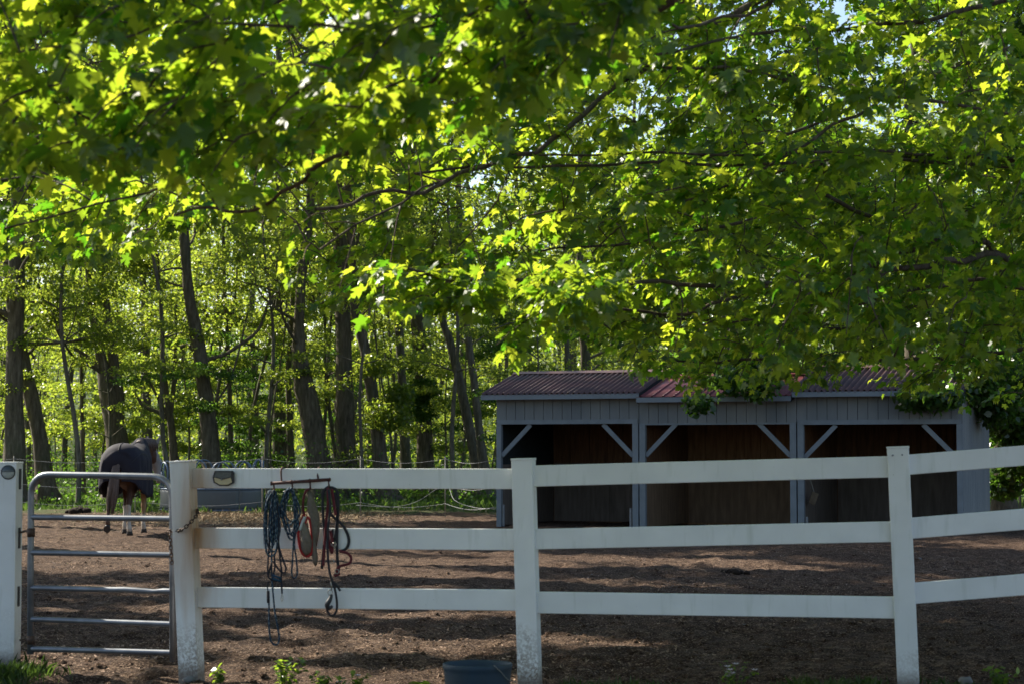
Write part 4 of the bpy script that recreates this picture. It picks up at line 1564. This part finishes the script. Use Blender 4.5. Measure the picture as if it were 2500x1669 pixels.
# ------------------------------------------------------------------ MAPLES
def maple(name, label, trunk_base, trunk_pts, trunk_r, boughs, anchors, leaf_size, n_leaf):
    t = thing(name, label, 'tree', trunk_base)
    tr = Arr()
    tp = smooth_path(trunk_pts, 26)
    tr.tube(tp, np.linspace(trunk_r, trunk_r * .35, 26), 14)
    tr.build('trunk', 'bark_maple', t)
    nodes, dist = [], []
    for (pts, w0, w1) in boughs:
        pts = np.array(pts)
        hub = tp[np.argmin(np.linalg.norm(tp - (pts[0] + np.array([0, 0, -1.2])), axis=1))]
        mid = (hub + pts[0]) / 2 + np.array([0, 0, .25])
        L = np.vstack([hub, mid, pts])
        n = 16 + 6 * len(pts)
        q = smooth_path(L, n)
        q += np.stack([N2(np.arange(n) * .6, np.full(n, w0 * 900)), N2(np.arange(n) * .6 + 50, np.full(n, w0 * 700)), N3(np.arange(n) * .6, np.full(n, w0 * 500))], -1) * .05
        a = Arr()
        k = np.linspace(0, 1, n)
        a.tube(q, w0 * 1.5 + (w1 - w0 * 1.5) * k ** .8, 9)
        a.build('branch', 'bark_maple', t)
        d = np.linalg.norm(q - hub, axis=1)
        nodes.append(q); dist.append(np.cumsum(np.concatenate([[0], np.linalg.norm(np.diff(q, axis=0), axis=1)])))
    ND = np.vstack(nodes); DD = np.concatenate(dist)
    tw = Arr()
    A = np.array(anchors)
    dm = np.array([np.min(np.linalg.norm(ND - a, axis=1)) for a in A])
    pos, ax, nr = [], [], []
    tb = np.array(trunk_base)
    for i in np.argsort(dm):
        a = A[i]
        dv = a - ND
        L = np.linalg.norm(dv, axis=1)
        # grow outwards from the trunk, mostly sideways
        back = np.maximum(0, np.linalg.norm((ND - tb)[:, :2], axis=1) - np.linalg.norm((a - tb)[:2]) + .15)
        j = np.argmin(L + back * 1.6 + .5 * np.maximum(0, ND[:, 2] - a[2] - .5))
        s = ND[j]; l = L[j]
        if l > 3.2:
            continue
        m1 = s * .6 + a * .4 + np.array([0, 0, .10 * l]) + RNG.normal(size=3) * .05 * l
        k = max(4, int(l / .16) + 3)
        q = smooth_path([s, m1, a], k)
        r0 = min(.012, .0035 + .0042 * l)
        tw.tube(q, np.linspace(r0, .0022, k), 5)
        ND = np.vstack([ND, q[1:]]); DD = np.concatenate([DD, DD[j] + np.linspace(0, l, k)[1:]])
        d = norm(q[-1] - q[-2])
        side = norm(np.cross(d, [0, 0, 1.0]))
        span = min(.5, l)
        for w in range(n_leaf // 2):
            f = RNG.uniform(0, 1) ** .8
            c = a - d * span * f
            for sg in (-1, 1):
                o = side * sg * RNG.uniform(.25, 1.1) + d * RNG.uniform(-.3, .9) + RNG.normal(size=3) * .3
                pet = norm(o) * RNG.uniform(.03, .13)
                p = c + pet + np.array([0, 0, RNG.uniform(-.05, .02)])
                x = norm(o); x = x * .8 + np.array([0, 0, -RNG.uniform(.15, 1.0)])
                pos.append(p); ax.append(x)
                nr.append(np.array([0, 0, .75]) + np.array(sdir) * .5 + RNG.normal(size=3) * .36)
    tw.build('twigs', 'bark_maple', t).name = 'twig_spray'
    pos = np.array(pos); ax = np.array(ax); nr = np.array(nr)
    ok = ~lit_gap(pos)
    pos, ax, nr = pos[ok], ax[ok], nr[ok]; n = len(pos)
    sz = leaf_size * np.clip(RNG.normal(1, .2, n), .55, 1.5)
    V, Fs, tn = leaves(pos, np.array(ax), np.array(nr), sz, MAPLE_V, MAPLE_F)
    V += RNG.normal(size=V.shape) * .0025
    arr_mesh('foliage', V, Fs, 'maple_leaf', t, False, tn)
    return n


def interp(x, pts):
    return np.interp(x, [p[0] for p in pts], [p[1] for p in pts])


def px_anchors(n, x0, x1, ytop, low, d0, d1, holes=()):
    out = []
    while len(out) < n:
        x = RNG.uniform(x0, x1); y = RNG.uniform(ytop, 1000)
        if y > interp(x, low) + RNG.normal() * 14:
            continue
        if any(((x - hx) / rx) ** 2 + ((y - hy) / ry) ** 2 < 1 and RNG.random() < pr for hx, hy, rx, ry, pr in holes):
            continue
        Y = RNG.uniform(d0, d1)
        out.append(P(x, y, Y))
    return out


def B(pts, Y, w0, w1, lead=None):
    """bough through photo pixels, depth Y (pair = start,end); widths in photo px at that depth"""
    Ya, Yb = (Y, Y) if np.isscalar(Y) else Y
    Ya *= .9; Yb *= .9
    n = len(pts)
    q = [P(x, y, Ya + (Yb - Ya) * i / max(1, n - 1)) for i, (x, y) in enumerate(pts)]
    q = q[::1]
    ym = (Ya + Yb) / 2
    return (q, w0 * 1.25 / F * ym / 2, w1 * 1.25 / F * ym / 2)


LOW_NEAR = [(-400, 380), (0, 400), (300, 390), (600, 430), (900, 420), (1150, 320), (1450, 190), (1700, 0), (2000, -250), (2600, -480)]
LOW_MID = [(-400, 640), (0, 615), (210, 660), (330, 640), (430, 560), (640, 630), (820, 740), (1010, 770), (1220, 740), (1380, 815), (1600, 850), (1750, 880), (2000, 890), (2300, 880), (2700, 830)]
LOW_FAR = [(1300, 820), (1600, 930), (1750, 985), (1950, 950), (2100, 930), (2250, 985), (2420, 985), (2700, 940)]

# near maple: trunk just right of the camera's view, boughs over the top of the frame
TA = (4.9, 6.4, 0.0)
tpa = [(4.9, 6.4, -.2), (4.85, 6.45, 1.5), (4.7, 6.6, 3.2), (4.5, 6.9, 5.0), (4.4, 7.2, 7.5), (4.3, 7.3, 9.5)]
ba = [
    B([(1950, -170), (1760, -50), (1622, 0), (1385, 83), (1330, 118), (1150, 150), (1000, 225), (900, 300), (854, 364), (779, 407), (712, 451), (652, 490), (577, 506), (490, 510), (435, 534)], (8.0, 9.8), 24, 6),
    B([(1600, -150), (1310, 4), (1144, 40), (1033, 60), (990, 79), (918, 73), (700, 60), (545, 59), (395, 63), (348, 79), (237, 95), (100, 125), (-60, 130)], (8.0, 7.6), 15, 4),
    B([(1500, -400), (1100, -260), (700, -180), (300, -140), (-200, -60)], (7.8, 7.0), 16, 5),
    B([(1400, 20), (1100, 120), (800, 210), (500, 250), (200, 270), (-150, 300)], (9.2, 8.4), 9, 3),
]
an = px_anchors(680, -400, 2000, -500, LOW_NEAR, 6.6, 9.6, [(1100, 420, 200, 90, .9)])
na = maple('maple_tree', 'near maple whose large blurred leaves fill the upper left of the photo', TA, tpa, .21, ba, an, .08, 13)

# second maple: trunk farther right, sharp boughs reaching left over the fence and shed
TB = (7.4, 15.5, 0.0)
tpb = [(7.4, 15.5, -.2), (7.35, 15.45, 1.6), (7.2, 15.3, 3.4), (7.1, 15.2, 5.5), (6.9, 15.2, 8.5), (6.8, 15.1, 11.5)]
bb = [
    B([(2600, -420), (2150, -200), (1900, -20), (1700, 80), (1551, 178), (1452, 257), (1385, 316), (1337, 356), (1266, 383), (1156, 411), (1077, 447), (1021, 466), (946, 468), (860, 490), (780, 520)], (14, 12.2), 26, 6),
    B([(1156, 411), (1077, 447), (1021, 470), (970, 506), (899, 530), (840, 561), (780, 600)], (12.9, 12.0), 10, 4),
    B([(2750, 400), (2500, 391), (2351, 385), (2213, 385), (2141, 379), (2054, 395), (1956, 411), (1820, 450), (1650, 500)], (15, 14), 19, 5),
    B([(2700, 700), (2500, 646), (2424, 607), (2385, 592), (2309, 582), (2232, 603), (2136, 642), (2041, 669), (1937, 690), (1849, 707), (1772, 734), (1640, 770), (1480, 760)], (15, 13), 18, 5),
    B([(2560, 660), (2435, 615), (2347, 634), (2213, 653), (2117, 676), (2002, 692), (1945, 693), (1700, 690), (1400, 690), (1150, 690), (1000, 660)], (14.8, 11.2), 19, 5),
    B([(2700, 740), (2500, 707), (2397, 686), (2290, 695), (2175, 722), (2041, 745), (1926, 757), (1815, 776), (1700, 800)], (15.5, 14), 13, 4),
    B([(2700, -80), (2450, 0), (2311, 36), (2193, 59), (2074, 71), (1956, 63), (1800, 90), (1600, 140)], (14, 12), 17, 5),
    B([(2300, -200), (1857, 8), (1798, 40), (1679, 63), (1600, 55), (1450, 110)], (12.5, 11), 15, 5),
    B([(2600, -80), (2252, 158), (2185, 221), (2114, 273), (2054, 296), (1956, 356), (1877, 403), (1750, 470)], (14.5, 13.5), 15, 5),
    B([(2500, 120), (1956, 316), (1857, 344), (1758, 379), (1640, 395), (1500, 420)], (16, 15), 12, 4),
    B([(1270, 380), (1248, 423), (1213, 503), (1171, 542), (1140, 576), (1121, 603)], (13, 13), 10, 3),
    B([(2600, 250), (2200, 520), (1990, 470), (1900, 520), (1600, 580), (1300, 620)], (17, 15), 14, 4),
    B([(2200, -500), (1700, -300), (1300, -150), (900, -60), (500, 60), (300, 200), (100, 330), (-100, 420)], (12.5, 10.5), 22, 5),
    B([(2800, 820), (2500, 850), (2250, 880), (2000, 860), (1800, 880), (1620, 880)], (21, 20), 12, 4),
    B([(2600, 600), (2300, 780), (2050, 800), (1800, 790), (1500, 760)], (19.5, 18.5), 12, 4),
    B([(900, 100), (650, 300), (420, 440), (200, 520), (0, 560)], (11.2, 10.2), 10, 4),
]
an = px_anchors(1950, -300, 2800, -420, LOW_MID, 10.4, 17.0, [(1110, 520, 190, 85, .93), (640, 690, 120, 60, .6), (320, 170, 260, 110, .3)])
an += px_anchors(700, 1350, 2800, 300, [(a, b - 8) for a, b in LOW_FAR], 15.5, 21)
for cx_, cy_, k_ in ((1060, 690, 15), (1350, 735, 15), (1215, 730, 5), (1650, 430, 8), (2270, 395, 8)):
    for _ in range(k_):
        an.append(P(cx_ + RNG.normal() * 85, cy_ + RNG.normal() * 38, (10.4 if cx_ < 1500 else 12.6) + RNG.normal() * .3))
# crown above the frame: this is what dapples the paddock
for k in range(420):
    an.append(np.array([RNG.uniform(-1, 10.5), RNG.uniform(10, 21), RNG.uniform(5.2, 11.0)]))
bb += [([np.array([5, 15, 8.0]), np.array([3, 14, 8.6]), np.array([.5, 13, 8.2])], .05, .012), ([np.array([6, 17, 9.0]), np.array([4.5, 19, 9.6]), np.array([2.5, 20.5, 9.2])], .05, .012),
       ([np.array([8, 13.5, 8.0]), np.array([8.5, 11.5, 8.4])], .05, .012), ([np.array([9, 17, 8.0]), np.array([10, 19.5, 8.2])], .05, .012)]
nb = maple('maple_tree', 'maple with sharper boughs reaching in from the right over the shed roofs', TB, tpb, .26, bb, an, .073, 20)
print('MAPLE LEAVES', na, nb)


# ------------------------------------------------------------------ WOODLAND TREES
def branchy(arr, start, direction, length, r, clumps, depth=0, rng=RNG):
    n = 9
    d = norm(np.array(direction, float))
    side = norm(np.cross(d, [0, 0, 1.0]) + 1e-6)
    p = [np.array(start, float)]
    for i in range(n - 1):
        d = norm(d + rng.normal(size=3) * .13 + np.array([0, 0, .05]))
        p.append(p[-1] + d * length / (n - 1))
    p = np.array(p)
    arr.tube(p, np.linspace(r, r * .25, n), 6 if depth == 0 else 4)
    if depth < 2:
        for k in range(3 if depth == 0 else 2):
            i = rng.integers(3, n - 1)
            dd = norm(d + rng.normal(size=3) * .75)
            branchy(arr, p[i], dd, length * rng.uniform(.35, .6), r * .45, clumps, depth + 1)
    clumps.append((p[-1], length * .28)); clumps.append((p[n * 2 // 3], length * .22))


def wood_tree(name, label, path, Y, top, limbs, leaf_n, leaf='wood_leaf', bark_='bark', leaf_size=.11, lmin=3.5, fork=None, llen=(1.6, 4.2), fill=None, extra=None, group=None):
    """path: [(px,py,width px)] from the ground up"""
    pts = [np.append(P(px, py, Y), w / F * Y / 2) for px, py, w in path]
    b = pts[0]
    gz = float(gbase(b[0], Y))
    base = np.array([b[0] + (b[0] - pts[1][0]) * .1, Y, gz])
    pts[0] = np.append(base - np.array([0, 0, .15]), b[3] * 1.25)
    last = pts[-1]; prev = pts[-2]
    dirv = norm(last[:3] - prev[:3]); dirv = norm(dirv + np.array([0, 0, 1.0]))
    if last[2] < top:
        k = (top - last[2]) / dirv[2]
        pts.append(np.append(last[:3] + dirv * k * .5 + np.array([RNG.normal() * .2, 0, 0]), last[3] * .72))
        pts.append(np.append(last[:3] + dirv * k + np.array([RNG.normal() * .3, 0, 0]), last[3] * .22))
    q = smooth_path(np.array(pts), 40)
    q[:, 3] = np.maximum(q[:, 3], .01)
    # root flare
    t = thing(name, label, 'tree', base, 0, group)
    a = Arr()
    V, Fs = tube_arr(q[:, :3], q[:, 3] * (1 + .6 * np.exp(-np.maximum(0, q[:, 2] - gz) / .25)), 14)
    V += np.stack([N2(V[:, 2] * 2.2, V[:, 0] * 7), N3(V[:, 2] * 2.2, V[:, 0] * 7 + 9), np.zeros(len(V))], -1) * (q[:, 3].mean() * .35)
    a.add(V, Fs)
    clumps = []
    for path2, in (fork or []):
        f = np.array([np.append(P(px, py, Y), w / F * Y / 2) for px, py, w in path2])
        f = smooth_path(f, 16)
        a.tube(f[:, :3], np.maximum(f[:, 3], .008), 9)
        clumps.append((f[-1, :3], .8))
    for k in range(limbs):
        i = RNG.integers(0, 39)
        hz = gz + lmin + (top - gz - lmin) * RNG.uniform(0, .96)
        i = int(np.argmin(np.abs(q[:, 2] - hz)))
        az = RNG.uniform(0, 2 * math.pi)
        d = np.array([math.cos(az), math.sin(az), RNG.uniform(.1, .8)])
        L = RNG.uniform(*llen) * (1.15 - .5 * (hz - gz) / max(top, 1))
        branchy(a, q[i, :3], d, L, max(.012, q[i, 3] * RNG.uniform(.2, .4)), clumps)
    for c_, r_ in (extra or []):
        if Y < 56:
            k_ = q[int(np.argmin(np.abs(q[:, 2] - c_[2] - .9))), :3]
            a.tube(smooth_path([k_, (k_ + c_) / 2 + np.array([0, 0, .5]), c_], 12), np.linspace(.05, .008, 12), 6)
    a.build('trunk', bark_, t)
    clumps.append((q[-1, :3], .9))
    if extra:
        clumps += extra
    if fill:
        for _ in range(int(fill * 10)):
            g = norm(RNG.normal(size=3)) * RNG.random() ** .4
            clumps.append((q[-1, :3] * np.array([1, 1, 0]) + np.array([g[0] * fill, g[1] * fill, (top + lmin) / 2 + .8 + g[2] * (top - lmin) / 2]), RNG.uniform(.7, 1.25)))
    c = np.array([x[0] for x in clumps]); r = np.array([max(.35, x[1]) for x in clumps])
    pos = cloud(c, r, leaf_n)
    if extra:
        ec = np.array([x[0] for x in extra]); er = np.array([x[1] for x in extra])
        pos = np.vstack([pos, cloud(ec, er, int(1100 * np.sum((er / .6) ** 2) * (.1 / leaf_size) ** 1.2), .7)])
    pos = pos[pos[:, 2] > gbase(pos[:, 0], pos[:, 1]) + .3]
    if Y < 57 or name == 'added_shade_tree':
        pos = pos[~lit_gap(pos, True)]
    V, Fs, tn = scatter_leaves(pos, leaf_size, OAK_V if leaf_size > .12 else DIA_V, OAK_F if leaf_size > .12 else DIA_F)
    arr_mesh('crown', V, Fs, leaf, t, False, tn)
    return t


WG = 'trees of the woodland edge'
T = wood_tree
T('woodland_tree', 'thick dark upright trunk at the far left edge of the wood', [(36, 1200, 50), (34, 1000, 46), (36, 850, 42), (42, 600, 36)], 57, 19.5, 14, 13500)
T('woodland_tree', 'dark trunk leaning left behind the tube gate, second from the left edge', [(118, 1195, 44), (98, 1080, 38), (80, 980, 36), (55, 880, 36), (35, 780, 30), (25, 700, 26)], 58, 18.5, 13, 10500)
T('woodland_tree', 'gnarled trunk right behind the horse forking into two dark limbs', [(292, 1200, 58), (285, 1070, 50), (268, 960, 54), (252, 900, 34), (236, 820, 22), (224, 740, 20), (218, 660, 18)], 60, 18.5, 12, 10500,
  fork=[([(285, 985, 40), (284, 930, 30), (272, 850, 24), (258, 740, 20), (248, 670, 18), (240, 560, 14)],), ([(262, 925, 20), (225, 880, 11), (180, 850, 8), (130, 830, 5)],), ([(228, 772, 14), (170, 768, 11), (125, 745, 9), (60, 735, 6)],)])
T('woodland_tree', 'slender forked tree between the horse and the chained gate post', [(430, 1190, 24), (422, 1080, 20), (414, 1010, 18), (402, 930, 14), (396, 850, 12), (394, 760, 10)], 61, 16.5, 11, 7500,
  fork=[([(416, 1005, 14), (425, 930, 11), (428, 840, 9), (430, 740, 7)],), ([(414, 1022, 12), (385, 1005, 10), (350, 990, 9), (330, 960, 6)],), ([(410, 1015, 8), (380, 960, 7), (350, 900, 5)],)])
T('woodland_tree', 'straight dark trunk with a long bent limb, above the small rail light', [(522, 1205, 48), (515, 1100, 46), (500, 950, 36), (485, 850, 34), (468, 760, 28), (456, 670, 24), (450, 560, 22), (446, 440, 20)], 59, 20.5, 14, 13500,
  fork=[([(500, 878, 11), (545, 866, 9), (580, 845, 9), (630, 806, 8), (656, 739, 7), (690, 690, 6)],), ([(484, 860, 16), (460, 845, 13), (435, 848, 8), (430, 850, 4)],), ([(525, 985, 6), (560, 930, 5), (585, 850, 5), (605, 760, 4)],)])
T('woodland_tree', 'thickest trunk leaning left, behind the hanging ropes', [(790, 1200, 64), (777, 1120, 58), (757, 1010, 54), (738, 910, 46), (728, 820, 30), (735, 700, 24)], 60, 16.5, 11, 9000,
  fork=[([(800, 1150, 9), (870, 1120, 7)],)])
T('woodland_tree', 'broad straight grey-brown trunk just right of the thickest leaning trunk', [(852, 1205, 66), (846, 1120, 54), (842, 1000, 44), (840, 850, 40), (838, 745, 38), (830, 600, 34), (820, 470, 30)], 61, 21.5, 15, 15000)
T('woodland_tree', 'trunk leaning left with a leafy tuft, right of the broad straight trunk', [(948, 1200, 44), (929, 1135, 38), (922, 1045, 34), (905, 940, 30), (893, 860, 26), (874, 780, 24), (862, 690, 22)], 60, 19.5, 13, 12000, 'wood_leaf',
  extra=[(P(945, 1010, 59.5), .75), (P(975, 960, 59.6), .5), (P(905, 890, 59.5), .5)])
T('woodland_tree', 'thin pale trunk standing back between two leaning trunks', [(992, 1180, 26), (985, 1000, 24), (977, 860, 22), (968, 720, 20), (960, 560, 17)], 70, 19.5, 11, 9000, 'wood_leaf', 'bark_grey')
T('woodland_tree', 'upright trunk with leaf clumps round it, left of the leaning pair by the shed', [(1042, 1190, 42), (1036, 1060, 38), (1028, 900, 36), (1020, 790, 34), (1012, 600, 28), (1003, 430, 24)], 66, 21.5, 13, 13500, 'dark_leaf', 'bark',
  extra=[(P(1032, 950, 65.4), .6), (P(1030, 1000, 65.4), .55), (P(1020, 890, 65.4), .5)])
T('woodland_tree', 'left stem of the leaning pair beside the shed', [(1180, 1205, 38), (1160, 1110, 28), (1138, 1010, 26), (1118, 910, 24), (1094, 820, 20), (1074, 760, 16), (1062, 600, 14)], 62, 19.5, 12, 10500, 'wood_leaf', 'bark_grey')
T('woodland_tree', 'right stem of the leaning pair beside the shed, nearer to its left roof', [(1190, 1205, 36), (1176, 1100, 24), (1163, 980, 20), (1150, 880, 19), (1140, 790, 17), (1126, 640, 16), (1120, 480, 14)], 61.5, 20.5, 12, 10500, 'wood_leaf', 'bark_grey')
T('woodland_tree', 'slim grey trunk above the left shed roof', [(1386, 1190, 14), (1385, 1000, 13), (1384, 840, 12), (1380, 700, 11)], 66, 18.5, 11, 7500, 'wood_leaf', 'bark_grey')
T('woodland_tree', 'thicker trunk behind the left shed roof, right of the slim grey one', [(1438, 1190, 30), (1434, 1000, 28), (1428, 840, 26), (1418, 700, 22)], 70, 19.5, 13, 10500)
T('woodland_tree', 'slim grey trunk rising behind the red middle roof', [(1650, 1190, 16), (1645, 960, 15), (1641, 830, 14), (1636, 700, 12)], 63, 18.5, 12, 10500, 'dark_leaf', 'bark_grey')
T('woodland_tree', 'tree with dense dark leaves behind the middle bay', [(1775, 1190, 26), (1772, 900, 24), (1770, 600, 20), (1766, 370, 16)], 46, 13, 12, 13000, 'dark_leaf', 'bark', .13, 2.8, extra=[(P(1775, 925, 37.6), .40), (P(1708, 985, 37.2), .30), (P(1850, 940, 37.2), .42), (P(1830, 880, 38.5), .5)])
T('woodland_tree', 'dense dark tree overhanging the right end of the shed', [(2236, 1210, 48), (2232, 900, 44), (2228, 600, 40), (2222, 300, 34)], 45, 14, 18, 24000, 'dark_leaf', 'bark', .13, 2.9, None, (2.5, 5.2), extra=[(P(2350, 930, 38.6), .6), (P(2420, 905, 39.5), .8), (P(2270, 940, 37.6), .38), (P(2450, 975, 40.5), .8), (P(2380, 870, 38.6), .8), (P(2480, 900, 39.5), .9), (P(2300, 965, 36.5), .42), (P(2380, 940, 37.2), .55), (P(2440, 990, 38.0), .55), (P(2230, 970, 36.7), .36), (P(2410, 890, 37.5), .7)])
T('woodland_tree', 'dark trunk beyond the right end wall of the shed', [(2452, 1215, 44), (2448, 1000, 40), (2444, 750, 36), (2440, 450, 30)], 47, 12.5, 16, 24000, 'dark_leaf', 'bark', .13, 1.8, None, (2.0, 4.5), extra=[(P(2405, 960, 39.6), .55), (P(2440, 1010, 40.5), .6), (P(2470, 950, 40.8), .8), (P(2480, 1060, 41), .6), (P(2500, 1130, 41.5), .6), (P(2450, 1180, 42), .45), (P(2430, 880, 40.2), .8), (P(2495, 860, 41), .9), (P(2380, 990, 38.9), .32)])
T('woodland_tree', 'tree added for shade just outside the right edge, its leaves closing the view', [(2620, 1215, 40), (2616, 1000, 36), (2612, 700, 30)], 44, 12, 15, 20000, 'dark_leaf', 'bark', .13, 1.6, None, (2.0, 4.2), extra=[(P(2530, 1000, 41), .9), (P(2560, 1120, 41), .8), (P(2520, 880, 41.5), .9)])  # trunk unseen; crown added to shade the shed's right end
T('woodland_tree', 'faint broad trunk deep in the wood left of the thickest leaning trunk', [(684, 1185, 34), (682, 1000, 32), (678, 830, 28), (672, 640, 24)], 72, 20.5, 12, 10500)
T('woodland_tree', 'thin dark trunk touching the faint broad one behind the hanging ropes', [(712, 1190, 18), (708, 1050, 16), (704, 920, 14), (712, 800, 13), (716, 700, 12)], 66, 17.5, 11, 7500)
T('woodland_tree', 'thin straight trunk between the rail light and the rope rack', [(566, 1190, 13), (562, 1000, 12), (556, 850, 10), (548, 700, 9), (545, 560, 8)], 64, 16.5, 11, 7500)
T('woodland_tree', 'trunk deep in the wood above the rope rack', [(622, 1180, 16), (624, 980, 14), (616, 820, 13), (612, 660, 11)], 78, 19.5, 11, 7500)
T('woodland_tree', 'pole-thin trunk left of the horse', [(204, 1190, 10), (200, 1000, 9), (197, 850, 8), (195, 700, 7)], 62, 15.5, 11, 6750)
T('woodland_tree', 'faint trunk behind the slender forked tree', [(362, 1190, 26), (358, 1000, 24), (355, 860, 22), (350, 700, 18)], 74, 19.5, 12, 9000)

# leaves of an overhanging branch in front of the shed eave belong to the dense dark tree beside it:
# trees added outside the view, unseen, to throw dappled shade on the paddock
SHADE = [  # x, y, top, lowest limb, limbs, leaves, label
    (-11.8, 26.0, 17, 9.0, 14, 30000, 'tall unseen tree added for shade left of the frame beside the horse paddock'),
    (-11.5, 34.0, 20, 10.8, 14, 34000, 'tall unseen tree added for shade left of the frame half way along the paddock'),
    (-13.0, 43.0, 21, 11.8, 14, 32000, 'tall unseen tree added for shade left of the frame level with the hay feeder'),
    (-18.0, 30.0, 20, 9.0, 12, 26000, 'tall unseen tree added for shade farthest out to the left of the paddock'),
    (-13.5, 19.0, 12, 7.5, 8, 6000, 'unseen tree added for shade left of the frame nearest to the gate'),
    (-15.5, 51.0, 22, 9.5, 14, 20000, 'tall unseen tree added for shade left of the frame at the far corner of the paddock'),
]
for x_, y_, top_, lm_, nl_, lf_, lab_ in SHADE:
    px_ = 1250 + F * x_ / y_
    T('added_shade_tree', lab_, [(px_, 1190, 45 * 50 / y_), (px_ + 6, 900, 42 * 50 / y_), (px_ - 4, 600, 36 * 50 / y_)], y_, top_, nl_, lf_, 'wood_leaf', 'bark', .22, lm_, None, (3.0, 6.0), 6.4)



# saplings and understorey
def sapling(name, label, px, Y, h, n, r=.03, group=None):
    x = P(px, 1100, Y)[0]; gz = float(gbase(x, Y))
    t = thing(name, label, 'tree', (x, Y, gz), 0, group)
    lean = RNG.normal() * .08
    p = np.array([(x + lean * z + .12 * math.sin(z * .9 + px), Y + .1 * math.sin(z + px), gz + z) for z in np.linspace(-.1, h, 14)])
    a = Arr()
    a.tube(p, np.linspace(r, r * .25, 14), 7)
    cl = []
    for k in range(int(5 + h * 1.3)):
        i = RNG.integers(3, 13)
        az = RNG.uniform(0, 6.283)
        L = RNG.uniform(.8, 2.1)
        e = p[i] + np.array([math.cos(az) * L, math.sin(az) * L, RNG.uniform(-.1, .5)])
        q = smooth_path([p[i], (p[i] + e) / 2 + np.array([0, 0, .15]), e], 7)
        a.tube(q, np.linspace(r * .35, .004, 7), 4)
        cl.append((e, .6)); cl.append((q[4], .5))
    a.build('trunk', 'bark_grey', t)
    c = np.array([q[0] for q in cl]); rr = np.array([q[1] for q in cl])
    pos = cloud(c, rr, n, .28)
    pos = pos[pos[:, 2] > gbase(pos[:, 0], pos[:, 1]) + .1]
    V, Fs, tn = scatter_leaves(pos, .085, DIA_V, DIA_F, 1.3)
    arr_mesh('crown', V, Fs, 'wood_leaf' if RNG.random() < .8 or h > 7.9 else 'dark_leaf', t, False, tn)  # some crowns take the darker leaf colour, standing in for shaded foliage


sx = list(np.linspace(-60, 1230, 26)) + list(np.linspace(1290, 1700, 5)) + [2470, 2520, 2420]
for k, px in enumerate(sx):
    px = px + RNG.uniform(-18, 18)
    Y = RNG.uniform(58, 78) if px < 1750 else RNG.uniform(50, 58)
    sapling('sapling', 'thin-stemmed young tree with pale green leaves in the understorey of the wood', px, Y, RNG.uniform(4.5, 9.0), 5200, RNG.uniform(.025, .05), 'saplings in the wood')
for k, px in enumerate(np.linspace(-40, 1220, 17)):
    px = px + RNG.uniform(-30, 30)
    sapling('sapling', 'thin-stemmed young tree with pale green leaves in the understorey of the wood', px, RNG.uniform(56.5, 60) if k % 3 == 0 else RNG.uniform(64, 82), RNG.uniform(8, 13.5), 6500, RNG.uniform(.05, .085), 'saplings in the wood')


# far wood and undergrowth: reads as one mass
def far_wood():
    n = 460000
    Y = RNG.uniform(78, 150, n)
    X = RNG.uniform(-1, 1, n) * (.25 * Y * 1.35)
    top = 19 + 4.5 * N1(X * .09 + 5, Y * .05) + 6.0 * N2(X * .25, Y * .03) - 5.0 * np.exp(-((X / Y + .03) / .03) ** 2)
    Z = RNG.random(n) ** .9 * np.maximum(top, 2)
    keep = (N3(X * .45, Z * .55 + Y * .31) + N4(X * 1.1, Z * 1.2 + Y)) > -.07
    X, Y, Z = X[keep], Y[keep], Z[keep]
    pos = np.stack([X, Y, gbase(X, Y) + Z + .1], -1)
    V, Fs, tn = scatter_leaves(pos, .21, DIA_V, DIA_F, .9)
    o = arr_mesh('far_woodland', V, Fs, 'wood_leaf', None, False, tn)
    props(o, 'sunlit yellow-green foliage of the wood far behind the trunks', 'woodland', None, 'stuff')
    a = Arr()
    for k in range(150):
        y = RNG.uniform(78, 125); x = RNG.uniform(-1, 1) * .29 * y
        z = float(gbase(x, y)); r = RNG.uniform(.04, .17); h = RNG.uniform(12, 19)
        l = RNG.normal() * .05
        a.tube(np.array([(x + l * q + .15 * math.sin(q * .7 + k), y, z + q) for q in np.linspace(-.1, h, 9)]), np.linspace(r, r * .4, 9), 6)
    o = a.build('far_trunks', 'bark')
    props(o, 'many thin trunks deep in the wood', 'woodland', None, 'stuff')
    n = 42000
    Y = RNG.uniform(56.5, 80, n); X = RNG.uniform(-1, 1, n) * (.25 * Y * 1.3)
    hh = np.clip(.55 + 2.6 * N1(X * .5 + 77, Y * .4) + 1.6 * N2(X * 1.3, Y), .08, 2.4)
    Z = RNG.random(n) * hh
    pos = np.stack([X, Y, gbase(X, Y) + Z + .03], -1)
    V, Fs, tn = scatter_leaves(pos, .10, DIA_V, DIA_F, 1.1)
    o = arr_mesh('undergrowth', V, Fs, 'dark_leaf', None, False, tn)
    props(o, 'low green undergrowth along the foot of the wood', 'undergrowth', None, 'stuff')


far_wood()
